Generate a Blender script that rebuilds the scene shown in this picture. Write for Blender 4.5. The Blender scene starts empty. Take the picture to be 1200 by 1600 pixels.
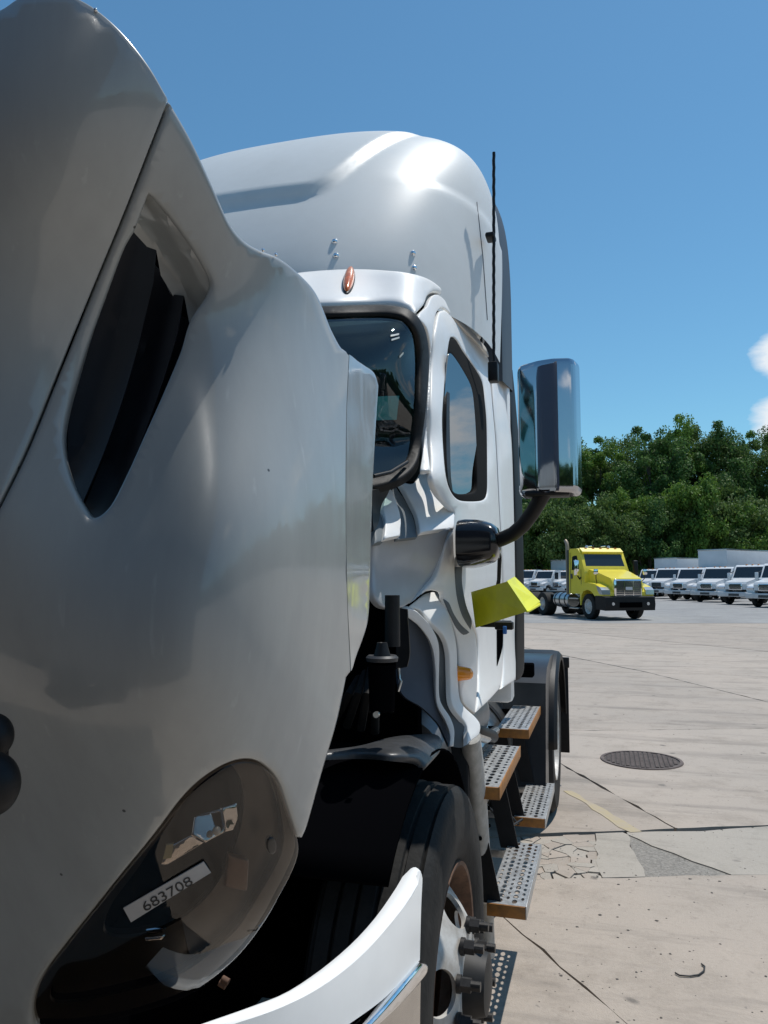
import bpy, bmesh, math, random
import numpy as np
from mathutils import Vector, Matrix
from mathutils.geometry import delaunay_2d_cdt
S = bpy.context.scene
COL = S.collection
R = math.radians
# ------------------------------------------------------------------ camera, sky, sun, exposure
YAW, PITCH, FPX = R(16), R(5), 1200.0
CAM = Vector((1.5, 0, 1.6))
cd = bpy.data.cameras.new('camera'); cam = bpy.data.objects.new('camera', cd); COL.objects.link(cam)
cam.location = CAM; cam.rotation_euler = (R(90) + PITCH, 0, YAW)
cd.sensor_fit = 'VERTICAL'; cd.sensor_height = 36; cd.lens = 36 * FPX / 1600
cd.clip_start = 0.02; cd.clip_end = 2000
S.camera = cam
SUN = Vector((0.25, 0.29, 0.94)).normalized()
SUN_STRENGTH, SKY_STRENGTH = 3.9, 0.108
sl = bpy.data.lights.new('sun', 'SUN'); sl.energy = SUN_STRENGTH; sl.angle = R(0.53); sl.color = (1, .965, .91)
so = bpy.data.objects.new('sun', sl); COL.objects.link(so); so.location = (20, 0, 60)
so.rotation_euler = SUN.to_track_quat('Z', 'Y').to_euler()
S.view_settings.view_transform = 'Standard'; S.view_settings.look = 'None'
S.view_settings.exposure = 0.0; S.view_settings.gamma = 1; S.view_settings.use_curve_mapping = False
W = bpy.data.worlds.new('World'); S.world = W; W.use_nodes = True
nt = W.node_tree; nt.nodes.clear(); N, L = nt.nodes.new, nt.links.new
sky = N('ShaderNodeTexSky'); sky.sky_type = 'NISHITA'; sky.sun_disc = False
sky.sun_elevation = math.asin(SUN.z); sky.sun_rotation = math.atan2(SUN.x, SUN.y)
sky.air_density = 1.15; sky.dust_density = 0.25; sky.ozone_density = 2.6; sky.altitude = 100
tint = N('ShaderNodeMix'); tint.data_type = 'RGBA'; tint.blend_type = 'MULTIPLY'; tint.inputs[0].default_value = 1
L(sky.outputs[0], tint.inputs[6]); tint.inputs[7].default_value = (.655, 1.01, 1.07, 1)
tc = N('ShaderNodeTexCoord')
mp = N('ShaderNodeMapping'); mp.inputs['Scale'].default_value = (1, 1, 2.6)
L(tc.outputs['Generated'], mp.inputs[0])
nz = N('ShaderNodeTexNoise'); nz.inputs['Scale'].default_value = 5.0; nz.inputs['Detail'].default_value = 9; nz.inputs['Roughness'].default_value = .58
L(mp.outputs[0], nz.inputs[0])
def dirv(az, el):   # azimuth clockwise from +Y (rear of the truck)
    return Vector((math.sin(R(az)) * math.cos(R(el)), math.cos(R(az)) * math.cos(R(el)), math.sin(R(el))))
acc = None
CLOUDS = [(12.3, 10.3, 3.6), (12.4, 14.4, 3.0), (20, 12, 7), (30, 22, 8), (22, 27, 6), (45, 15, 10), (68, 22, 10), (95, 14, 9), (125, 25, 12), (160, 16, 10),
          (200, 24, 12), (235, 14, 9), (265, 24, 10), (290, 12, 8), (312, 17, 7)]
for az, el, rad in CLOUDS:
    vd = N('ShaderNodeVectorMath'); vd.operation = 'DOT_PRODUCT'; L(tc.outputs['Generated'], vd.inputs[0]); vd.inputs[1].default_value = dirv(az, el)
    mr = N('ShaderNodeMapRange'); mr.inputs['From Min'].default_value = math.cos(R(rad)); mr.inputs['From Max'].default_value = 1
    mr.inputs['To Min'].default_value = 0; mr.inputs['To Max'].default_value = .46 if rad < 4 else .27
    L(vd.outputs['Value'], mr.inputs[0])
    if acc is None: acc = mr.outputs[0]
    else:
        mx = N('ShaderNodeMath'); mx.operation = 'MAXIMUM'; L(acc, mx.inputs[0]); L(mr.outputs[0], mx.inputs[1]); acc = mx.outputs[0]
ad = N('ShaderNodeMath'); ad.operation = 'ADD'; L(acc, ad.inputs[0]); L(nz.outputs[0], ad.inputs[1])
cm = N('ShaderNodeMapRange'); cm.inputs['From Min'].default_value = .71; cm.inputs['From Max'].default_value = .88; L(ad.outputs[0], cm.inputs[0])
cmx = N('ShaderNodeMix'); cmx.data_type = 'RGBA'; L(cm.outputs[0], cmx.inputs[0]); L(tint.outputs[2], cmx.inputs[6]); cmx.inputs[7].default_value = (7.4, 8.0, 8.6, 1)
bg = N('ShaderNodeBackground'); bg.inputs[1].default_value = SKY_STRENGTH; L(cmx.outputs[2], bg.inputs[0])
wo = N('ShaderNodeOutputWorld'); L(bg.outputs[0], wo.inputs[0])

# ------------------------------------------------------------------ turning photo pixels at a known plane into world points
def _rz(v): c, s = math.cos(YAW), math.sin(YAW); return Vector((v[0] * c - v[1] * s, v[0] * s + v[1] * c, v[2]))
CF = _rz((0, math.cos(PITCH), math.sin(PITCH))); CR = _rz((1, 0, 0)); CU = _rz((0, -math.sin(PITCH), math.cos(PITCH)))
def ray(px, py): return CF + CR * ((px - 600) / FPX) + CU * ((800 - py) / FPX)
def depth(px, py, x=None, y=None, z=None):
    d = ray(px, py)
    if x is not None: return (x - CAM.x) / d.x
    if y is not None: return (y - CAM.y) / d.y
    return (z - CAM.z) / d.z
def pt(px, py, **k): return CAM + ray(px, py) * depth(px, py, **k)

class Surf:      # a smooth sheet through measured world points
    def __init__(s, ctrl, smooth=0.0):
        P = np.array([(c[0], c[1]) for c in ctrl], float) / 100.0
        w = np.array([1 / (depth(c[0], c[1], **c[2]) if isinstance(c[2], dict) else c[2]) for c in ctrl])
        n = len(P); s.P = P
        A = np.zeros((n + 3, n + 3)); A[:n, :n] = s.k(P, P) + np.eye(n) * smooth
        A[:n, n:] = np.c_[np.ones(n), P]; A[n:, :n] = A[:n, n:].T
        s.c = np.linalg.solve(A, np.r_[w, 0, 0, 0])
    def k(s, a, b):
        r2 = ((a[:, None] - b[None]) ** 2).sum(2); return r2 ** 1.5
    def inv(s, Q):
        Q = np.asarray(Q, float) / 100.0
        return s.k(Q, s.P) @ s.c[:-3] + np.c_[np.ones(len(Q)), Q] @ s.c[-3:]
    def world(s, Q):
        Q = np.asarray(Q, float); iv = s.inv(Q)
        f, r, u = np.array(CF), np.array(CR), np.array(CU)
        d = f + ((Q[:, :1] - 600) / FPX) * r + ((800 - Q[:, 1:2]) / FPX) * u
        return np.array(CAM) + d / iv[:, None]
    def normal(s, Q):   # pointing towards the outside
        Q = np.asarray(Q, float); e = 1.5
        a = s.world(Q + [e, 0]) - s.world(Q - [e, 0]); b = s.world(Q + [0, e]) - s.world(Q - [0, e])
        n = np.cross(a, b); n /= np.linalg.norm(n, axis=1)[:, None] + 1e-12
        v = np.array(CAM) - s.world(Q); sg = np.sign((n * v).sum(1)); sg[sg == 0] = 1
        return n * sg[:, None]
    def at(s, px, py, off=0):
        q = [(px, py)]; return Vector((s.world(q) + s.normal(q) * off)[0])

# ------------------------------------------------------------------ materials
MATS = {}
def mat(name, col, rough=.5, metal=0, coat=0, bump=0, bscale=40, var=0, vscale=6, var2=None, spec=.5, emit=None, detail=4, rvar=0, cscale=None, crough=.04):
    if name in MATS: return MATS[name]
    m = bpy.data.materials.new(name); m.use_nodes = True; t = m.node_tree; b = t.nodes['Principled BSDF']
    b.inputs['Base Color'].default_value = (*col, 1); b.inputs['Roughness'].default_value = rough; b.inputs['Metallic'].default_value = metal
    b.inputs['Coat Weight'].default_value = coat; b.inputs['Coat Roughness'].default_value = crough; b.inputs['Specular IOR Level'].default_value = spec
    g = t.nodes.new('ShaderNodeNewGeometry')
    if var or rvar:
        n = t.nodes.new('ShaderNodeTexNoise'); n.inputs['Scale'].default_value = vscale; n.inputs['Detail'].default_value = detail + 4; n.inputs['Roughness'].default_value = .65
        if cscale:
            mp_ = t.nodes.new('ShaderNodeMapping'); mp_.inputs['Scale'].default_value = cscale; t.links.new(g.outputs['Position'], mp_.inputs[0]); t.links.new(mp_.outputs[0], n.inputs[0])
        else: t.links.new(g.outputs['Position'], n.inputs[0])
        if var:
            r = t.nodes.new('ShaderNodeMapRange'); r.inputs[1].default_value = .35; r.inputs[2].default_value = .68; t.links.new(n.outputs[0], r.inputs[0])
            mx = t.nodes.new('ShaderNodeMix'); mx.data_type = 'RGBA'; t.links.new(r.outputs[0], mx.inputs[0])
            mx.inputs[6].default_value = (*col, 1); c2 = var2 or tuple(c * (1 - var) for c in col); mx.inputs[7].default_value = (*c2, 1)
            t.links.new(mx.outputs[2], b.inputs['Base Color'])
        if rvar:
            r = t.nodes.new('ShaderNodeMapRange'); r.inputs[1].default_value = .3; r.inputs[2].default_value = .7; r.inputs[3].default_value = rough - rvar; r.inputs[4].default_value = rough + rvar
            t.links.new(n.outputs[0], r.inputs[0]); t.links.new(r.outputs[0], b.inputs['Roughness'])
    if bump:
        n = t.nodes.new('ShaderNodeTexNoise'); n.inputs['Scale'].default_value = bscale; n.inputs['Detail'].default_value = detail
        t.links.new(g.outputs['Position'], n.inputs[0]); bp = t.nodes.new('ShaderNodeBump'); bp.inputs['Strength'].default_value = bump; bp.inputs['Distance'].default_value = .01
        t.links.new(n.outputs[0], bp.inputs['Height']); t.links.new(bp.outputs[0], b.inputs['Normal'])
    if emit: b.inputs['Emission Color'].default_value = (*emit, 1); b.inputs['Emission Strength'].default_value = 1
    MATS[name] = m; return m
def glass(name, tint, minrefl=.06, rough=.01):
    m = bpy.data.materials.new(name); m.use_nodes = True; t = m.node_tree; t.nodes.clear()
    o = t.nodes.new('ShaderNodeOutputMaterial'); mx = t.nodes.new('ShaderNodeMixShader'); fr = t.nodes.new('ShaderNodeFresnel'); fr.inputs[0].default_value = 1.52
    tr = t.nodes.new('ShaderNodeBsdfTransparent'); tr.inputs[0].default_value = (*tint, 1)
    gl = t.nodes.new('ShaderNodeBsdfGlossy'); gl.inputs['Roughness'].default_value = rough
    mm = t.nodes.new('ShaderNodeMath'); mm.operation = 'MAXIMUM'; mm.inputs[1].default_value = minrefl
    ge = t.nodes.new('ShaderNodeNewGeometry'); sb = t.nodes.new('ShaderNodeMath'); sb.operation = 'SUBTRACT'; sb.inputs[0].default_value = 1; t.links.new(ge.outputs['Backfacing'], sb.inputs[1]); ml_ = t.nodes.new('ShaderNodeMath'); ml_.operation = 'MULTIPLY'; t.links.new(mm.outputs[0], ml_.inputs[0]); t.links.new(sb.outputs[0], ml_.inputs[1])
    t.links.new(fr.outputs[0], mm.inputs[0]); t.links.new(ml_.outputs[0], mx.inputs[0]); t.links.new(tr.outputs[0], mx.inputs[1]); t.links.new(gl.outputs[0], mx.inputs[2]); t.links.new(mx.outputs[0], o.inputs[0])
    MATS[name] = m; return m
M_hood = mat('shaded_hood_paint', (.37, .378, .362), .36, coat=.9, crough=.08, bump=.02, bscale=9, var=.16, vscale=5, rvar=.08, cscale=(2, 2, .5))  # white hood darkened to grey: its shade is put into the colour
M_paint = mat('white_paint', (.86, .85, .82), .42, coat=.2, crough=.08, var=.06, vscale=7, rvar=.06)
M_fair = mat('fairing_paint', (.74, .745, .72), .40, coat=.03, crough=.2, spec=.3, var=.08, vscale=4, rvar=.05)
M_grey = mat('reflection_grey', (.17, .19, .20), .5, spec=.2, var=.15)
M_black = mat('black_plastic', (.011, .011, .012), .5, var=.4, vscale=15, bump=.05, bscale=200, spec=.3)
M_blackgloss = mat('black_gloss', (.010, .010, .011), .16, coat=.3)
M_rubber = mat('rubber', (.012, .012, .012), .55, var=.5, vscale=30, var2=(.02, .019, .018), bump=.1, bscale=80, spec=.15)
M_tyre = mat('tyre', (.014, .0135, .013), .75, spec=.25, var=.5, vscale=12, var2=(.026, .025, .023), bump=.2, bscale=60)
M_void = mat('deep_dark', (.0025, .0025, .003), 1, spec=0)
M_chrome = mat('chrome', (.86, .87, .89), .045, metal=1, bump=.006, bscale=20)
M_alu = mat('aluminium', (.62, .62, .61), .30, metal=1, var=.3, vscale=30, bump=.05, bscale=100)
M_tread = mat('tread_plate', (.66, .66, .65), .42, metal=.75, var=.45, vscale=35)
M_orange = mat('orange_edge', (.42, .17, .03), .55, var=.5, vscale=25, var2=(.22, .10, .03))
M_amber = mat('amber_lens', (1, .33, .02), .12, coat=1)
M_red = mat('amber_dark_lens', (.80, .17, .01), .2, coat=.3, var=.45, vscale=60)
M_yel = mat('bright_yellow', (.82, .82, .03), .35, coat=.2, var=.15, vscale=14)
M_rim = mat('rim_white', (.60, .59, .56), .45, var=.45, vscale=16, var2=(.36, .33, .29), bump=.08, bscale=60)
M_rust = mat('rust', (.16, .08, .045), .8, var=.5, vscale=40)
M_nut = mat('lug_nut', (.05, .047, .045), .45, metal=.4, var=.4, vscale=60)
M_tube = mat('dirty_white_tube', (.50, .49, .46), .5, var=.35, vscale=10, var2=(.30, .29, .26), cscale=(3, 3, 1))
M_brown = mat('lamp_housing', (.018, .016, .014), .35, var=.3, vscale=9)
M_lensback = mat('lamp_inner', (.024, .0225, .021), .3, var=.4, vscale=5)
M_sticker = mat('sticker', (.42, .42, .42), .6, var=.1, vscale=60)
M_lamp_ = mat('bulb_white', (.7, .7, .68), .2)
M_ink = mat('ink', (.02, .02, .02), .6)
M_blue = mat('blue_paper', (.25, .70, .82), .6)
M_lens = glass('lamp_lens', (.80, .76, .72), .05)
M_wind = glass('windscreen_glass', (.60, .72, .70), .10)
M_side = glass('side_glass', (.10, .12, .13), .42)

def weather(m, dark=(.05, .05, .045)):     # stone chips, specks and long fine scratches in a paint
    t = m.node_tree; b = t.nodes['Principled BSDF']; n = t.nodes.new; l = t.links.new; g = n('ShaderNodeNewGeometry')
    src = b.inputs['Base Color'].links[0].from_socket
    v = n('ShaderNodeTexVoronoi'); v.inputs['Scale'].default_value = 26; l(g.outputs['Position'], v.inputs['Vector'])
    r1 = n('ShaderNodeMapRange'); r1.inputs[1].default_value = .045; r1.inputs[2].default_value = .065; r1.inputs[3].default_value = 1; r1.inputs[4].default_value = 0; l(v.outputs['Distance'], r1.inputs[0])
    sp = n('ShaderNodeSeparateColor'); l(v.outputs['Color'], sp.inputs[0]); r2 = n('ShaderNodeMath'); r2.operation = 'GREATER_THAN'; r2.inputs[1].default_value = .90; l(sp.outputs[0], r2.inputs[0])
    mu = n('ShaderNodeMath'); mu.operation = 'MULTIPLY'; l(r1.outputs[0], mu.inputs[0]); l(r2.outputs[0], mu.inputs[1])
    mx = n('ShaderNodeMix'); mx.data_type = 'RGBA'; l(mu.outputs[0], mx.inputs[0]); l(src, mx.inputs[6]); mx.inputs[7].default_value = (*dark, 1)
    mp_ = n('ShaderNodeMapping'); mp_.inputs['Rotation'].default_value = (R(12), R(6), 0); mp_.inputs['Scale'].default_value = (34, 34, 2.2); l(g.outputs['Position'], mp_.inputs[0])
    z = n('ShaderNodeTexNoise'); z.inputs['Scale'].default_value = 1.6; z.inputs['Detail'].default_value = 6; l(mp_.outputs[0], z.inputs[0])
    r3 = n('ShaderNodeMapRange'); r3.inputs[1].default_value = .66; r3.inputs[2].default_value = .74; r3.inputs[3].default_value = 0; r3.inputs[4].default_value = .22; l(z.outputs[0], r3.inputs[0])
    m2 = n('ShaderNodeMix'); m2.data_type = 'RGBA'; l(r3.outputs[0], m2.inputs[0]); l(mx.outputs[2], m2.inputs[6]); m2.inputs[7].default_value = (.62, .63, .62, 1); l(m2.outputs[2], b.inputs['Base Color'])
    r4 = n('ShaderNodeMapRange'); r4.inputs[1].default_value = .4; r4.inputs[2].default_value = .75; r4.inputs[3].default_value = .05; r4.inputs[4].default_value = .22; l(z.outputs[0], r4.inputs[0]); l(r4.outputs[0], b.inputs['Coat Roughness'])
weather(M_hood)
# ------------------------------------------------------------------ mesh helpers
def link(name, me, m, parent=None, smooth=True):
    o = bpy.data.objects.new(name, me); COL.objects.link(o)
    if m is not None and not me.materials: me.materials.append(m)
    if parent is not None: o.parent = parent
    return o
def shade(me, ang=35):
    for p in me.polygons: p.use_smooth = True
    try: me.set_sharp_from_angle(angle=R(ang))
    except Exception: pass
def pydata(name, V, F, m, parent=None, smooth=True, ang=35):
    me = bpy.data.meshes.new(name); me.from_pydata([tuple(v) for v in V], [], F); me.update()
    if smooth: shade(me, ang)
    return link(name, me, m, parent)
def frombm(name, bm, m, parent=None, ang=35):
    bmesh.ops.recalc_face_normals(bm, faces=bm.faces)
    me = bpy.data.meshes.new(name); bm.to_mesh(me); bm.free(); shade(me, ang); return link(name, me, m, parent)
def empty(name, loc=(0, 0, 0), rz=0):
    o = bpy.data.objects.new(name, None); COL.objects.link(o); o.location = loc; o.rotation_euler = (0, 0, rz); o.empty_display_size = .3; return o
def tag(o, label, cat, group=None):
    o['label'] = label; o['category'] = cat
    if group: o['group'] = group
    return o
def copy_tree(o, parent=None):
    c = o.copy(); COL.objects.link(c); c.parent = parent
    for ch in list(o.children): copy_tree(ch, c)
    return c
def bmbox(bm, lo, hi, bev=0, seg=2, mtx=None):
    b2 = bmesh.new(); r = bmesh.ops.create_cube(b2, size=1)
    for v in b2.verts: v.co = Vector([(lo[i] + hi[i]) / 2 + v.co[i] * (hi[i] - lo[i]) for i in range(3)])
    if bev: bmesh.ops.bevel(b2, geom=list(b2.edges), offset=bev, segments=seg, profile=.5, affect='EDGES')
    if mtx: bmesh.ops.transform(b2, matrix=mtx, verts=b2.verts)
    tmp = bpy.data.meshes.new('t'); b2.to_mesh(tmp); b2.free(); bm.from_mesh(tmp); bpy.data.meshes.remove(tmp)
def box(name, lo, hi, m, parent=None, bev=0, seg=2, mtx=None):
    bm = bmesh.new(); bmbox(bm, lo, hi, bev, seg, mtx); return frombm(name, bm, m, parent)
def bmtube(bm, path, rad, seg=12, cap=True):
    path = [Vector(p) for p in path]; rings = []
    if not hasattr(rad, '__len__'): rad = [rad] * len(path)
    up = None
    for i, p in enumerate(path):
        d = (path[min(i + 1, len(path) - 1)] - path[max(i - 1, 0)]).normalized()
        if up is None: up = d.orthogonal().normalized()
        up = (up - d * up.dot(d)).normalized(); s = d.cross(up)
        rings.append([bm.verts.new(p + (up * math.cos(a) + s * math.sin(a)) * rad[i]) for a in [2 * math.pi * k / seg for k in range(seg)]])
    for a, b in zip(rings, rings[1:]):
        for k in range(seg): bm.faces.new((a[k], a[(k + 1) % seg], b[(k + 1) % seg], b[k]))
    if cap: bm.faces.new(rings[0][::-1]); bm.faces.new(rings[-1])
def tube(name, path, rad, m, parent=None, seg=12, cap=True):
    bm = bmesh.new(); bmtube(bm, path, rad, seg, cap); return frombm(name, bm, m, parent, 50)
def lathe(name, prof, m, parent=None, seg=48, axis='X', loc=(0, 0, 0), ang=35):   # prof: (along axis, radius)
    V, F = [], []
    for (a, r) in prof:
        for k in range(seg):
            c, s = math.cos(2 * math.pi * k / seg) * r, math.sin(2 * math.pi * k / seg) * r
            V.append({'X': (a, c, s), 'Y': (c, a, s), 'Z': (c, s, a)}[axis])
    for i in range(len(prof) - 1):
        for k in range(seg):
            j = (k + 1) % seg; F.append((i * seg + k, i * seg + j, (i + 1) * seg + j, (i + 1) * seg + k))
    bm = bmesh.new(); vs = [bm.verts.new(Vector(v) + Vector(loc)) for v in V]
    for f in F: bm.faces.new([vs[i] for i in f])
    bmesh.ops.remove_doubles(bm, verts=bm.verts, dist=1e-5)
    return frombm(name, bm, m, parent, ang)
def prism(name, prof, x0, x1, m, parent=None, bev=0, seg=2, taper=None):   # prof: (y, z) outline run across x
    bm = bmesh.new()
    a = [bm.verts.new((x0, y, z)) for y, z in prof]; b = [bm.verts.new((x1, y, z)) for y, z in prof]
    if taper:
        for v in a + b: v.co.x = v.co.x * taper(v.co.y, v.co.z)
    bm.faces.new(a); bm.faces.new(b[::-1]); n = len(prof)
    for i in range(n): bm.faces.new((a[i], b[i], b[(i + 1) % n], a[(i + 1) % n]))
    if bev:
        es = [e for e in bm.edges if e.calc_face_angle(0) is not None and abs(e.calc_face_angle(0)) > R(12)]
        bmesh.ops.recalc_face_normals(bm, faces=bm.faces)
        bmesh.ops.bevel(bm, geom=es, offset=bev, segments=seg, profile=.5, affect='EDGES')
    return frombm(name, bm, m, parent)

def outline(pts, step=8, closed=True):
    """Catmull-Rom through the points; a third item 1 marks a corner."""
    n = len(pts); P = [np.array(p[:2], float) for p in pts]; cr = [len(p) > 2 and p[2] == 1 for p in pts]; out = []
    for i in range(n if closed else n - 1):
        p1, p2 = P[i], P[(i + 1) % n]; p0 = P[i - 1] if (closed or i > 0) else p1; p3 = P[(i + 2) % n] if (closed or i + 2 < n) else p2
        d = np.linalg.norm(p2 - p1)
        def lim(v):
            l = np.linalg.norm(v); return v if l < 1.2 * d or l == 0 else v * (1.2 * d / l)
        m1 = (p2 - p1) if cr[i] else lim((p2 - p0) / 2); m2 = (p2 - p1) if cr[(i + 1) % n] else lim((p3 - p1) / 2)
        k = max(1, int(round(d / step)))
        for j in range(k):
            t = j / k; t2, t3 = t * t, t * t * t
            out.append((2 * t3 - 3 * t2 + 1) * p1 + (t3 - 2 * t2 + t) * m1 + (-2 * t3 + 3 * t2) * p2 + (t3 - t2) * m2)
    if not closed: out.append(P[-1])
    return np.array(out)
def inside(Q, poly):
    Q = np.asarray(Q); x, y = Q[:, 0], Q[:, 1]; r = np.zeros(len(Q), bool); a = poly; b = np.roll(poly, -1, 0)
    for (x1, y1), (x2, y2) in zip(a, b):
        if y1 == y2: continue
        r ^= ((y1 > y) != (y2 > y)) & (x < (x2 - x1) * (y - y1) / (y2 - y1) + x1)
    return r
def edist(Q, loops):
    Q = np.asarray(Q); best = np.full(len(Q), 1e9)
    for p in loops:
        for a, b in zip(p, np.roll(p, -1, 0)):
            ab = b - a; l = ab @ ab
            if l < 1e-9: continue
            t = np.clip(((Q - a) @ ab) / l, 0, 1); best = np.minimum(best, np.linalg.norm(Q - (a + t[:, None] * ab), axis=1))
    return best
def panel(name, pts, surf, m, parent, holes=(), step=14, bstep=6, thick=.006, roll=0, rollm=0, disp=None, off=0, ang=40, rollmask=None):
    """A curved sheet-metal piece: outline on the sheet, holes cut, edge rolled back by rollm over roll px, real thickness."""
    ol = outline(pts, bstep); hl = [outline(h, bstep) for h in holes]; loops = [ol] + hl
    lo, hi = ol.min(0), ol.max(0)
    gx = np.arange(lo[0] + step / 2, hi[0], step); gy = np.arange(lo[1] + step / 2, hi[1], step)
    G = np.array([(x + (step / 2 if j % 2 else 0), y) for j, y in enumerate(gy) for x in gx]) if len(gx) and len(gy) else np.zeros((0, 2))
    if len(G):
        k = inside(G, ol)
        for h in hl: k &= ~inside(G, h)
        G = G[k]
    if len(G): G = G[edist(G, loops) > max(.55 * step, roll * 1.15)]
    extra = []
    if roll:
        for p in loops:
            d = np.roll(p, -1, 0) - np.roll(p, 1, 0); nn = np.c_[-d[:, 1], d[:, 0]]; nn /= np.linalg.norm(nn, axis=1)[:, None] + 1e-9
            for f in (.12, .4, 1.0):
                for sgn in (1, -1):
                    q = p + nn * roll * f * sgn; extra.append(q)
        E = np.vstack(extra); k = inside(E, ol)
        for h in hl: k &= ~inside(E, h)
        E = E[k]; dd = edist(E, loops); keep = np.zeros(len(E), bool)
        for f in (.12, .4, 1.0): keep |= np.abs(dd - roll * f) < .02 * roll + .01
        G = np.vstack([G, E[keep]]) if len(G) else E[keep]
    V2 = [Vector(p) for p in np.vstack([ol] + hl)]; ed = []; s = 0
    for p in loops:
        n = len(p); ed += [(s + i, s + (i + 1) % n) for i in range(n)]; s += n
    V2 += [Vector(p) for p in G]
    r = delaunay_2d_cdt(V2, ed, [], 0, 1e-4); Q = np.array([tuple(v) for v in r[0]]); T = [tuple(f) for f in r[2]]
    cen = np.array([Q[list(f)].mean(0) for f in T]); k = inside(cen, ol)
    for h in hl: k &= ~inside(cen, h)
    T = [f for f, kk in zip(T, k) if kk]
    used = sorted({i for f in T for i in f}); mp_ = {u: i for i, u in enumerate(used)}; Q = Q[used]; T = [tuple(mp_[i] for i in f) for f in T]
    X = surf.world(Q); Nn = surf.normal(Q)
    o_ = np.full(len(Q), float(off))
    if disp is not None: o_ = o_ - disp(Q)
    if roll and rollm:
        d = np.clip(edist(Q, loops) / roll, 0, 1); rr = rollm * (1 - np.sqrt(np.clip(1 - (1 - d) ** 2, 0, 1)))
        if rollmask is not None: rr = rr * rollmask(Q)
        o_ = o_ - rr
    A = X + Nn * o_[:, None]; B = X + Nn * (o_ - thick)[:, None]; n = len(Q)
    cnt = {}
    for f in T:
        for a, b in ((f[0], f[1]), (f[1], f[2]), (f[2], f[0])): cnt[(a, b)] = 1
    V = [tuple(v) for v in A] + [tuple(v) for v in B]; F = list(T) + [tuple(i + n for i in f[::-1]) for f in T]
    for (a, b) in cnt:
        if (b, a) not in cnt: F.append((b, a, a + n, b + n))
    bm = bmesh.new(); vs = [bm.verts.new(v) for v in V]
    for f in F:
        try: bm.faces.new([vs[i] for i in f])
        except ValueError: pass
    return frombm(name, bm, m, parent, ang)
def plate(name, corners, thick, m, parent=None, bev=0):     # flat world polygon with thickness
    c = [Vector(p) for p in corners]; n = (c[1] - c[0]).cross(c[2] - c[0]).normalized()
    bm = bmesh.new(); a = [bm.verts.new(p) for p in c]; b = [bm.verts.new(p - n * thick) for p in c]
    bm.faces.new(a); bm.faces.new(b[::-1]); k = len(c)
    for i in range(k): bm.faces.new((a[i], b[i], b[(i + 1) % k], a[(i + 1) % k]))
    if bev:
        bmesh.ops.recalc_face_normals(bm, faces=bm.faces); bmesh.ops.bevel(bm, geom=list(bm.edges), offset=bev, segments=2, profile=.5, affect='EDGES')
    return frombm(name, bm, m, parent)

def strip_between(name, A, B, m, parent, thick=.006, mid=2, bulge=0):
    A = [Vector(a) for a in A]; B = [Vector(b) for b in B]; n = len(A); bm = bmesh.new(); rows = []
    for k in range(mid + 1):
        f = k / mid; rows.append([bm.verts.new(a.lerp(b, f) + Vector((0, 0, bulge * math.sin(math.pi * f)))) for a, b in zip(A, B)])
    for r0, r1 in zip(rows, rows[1:]):
        for i in range(n - 1): bm.faces.new((r0[i], r0[i + 1], r1[i + 1], r1[i]))
    bmesh.ops.recalc_face_normals(bm, faces=bm.faces)
    bmesh.ops.solidify(bm, geom=list(bm.faces), thickness=thick)
    return frombm(name, bm, m, parent, 50)
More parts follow.
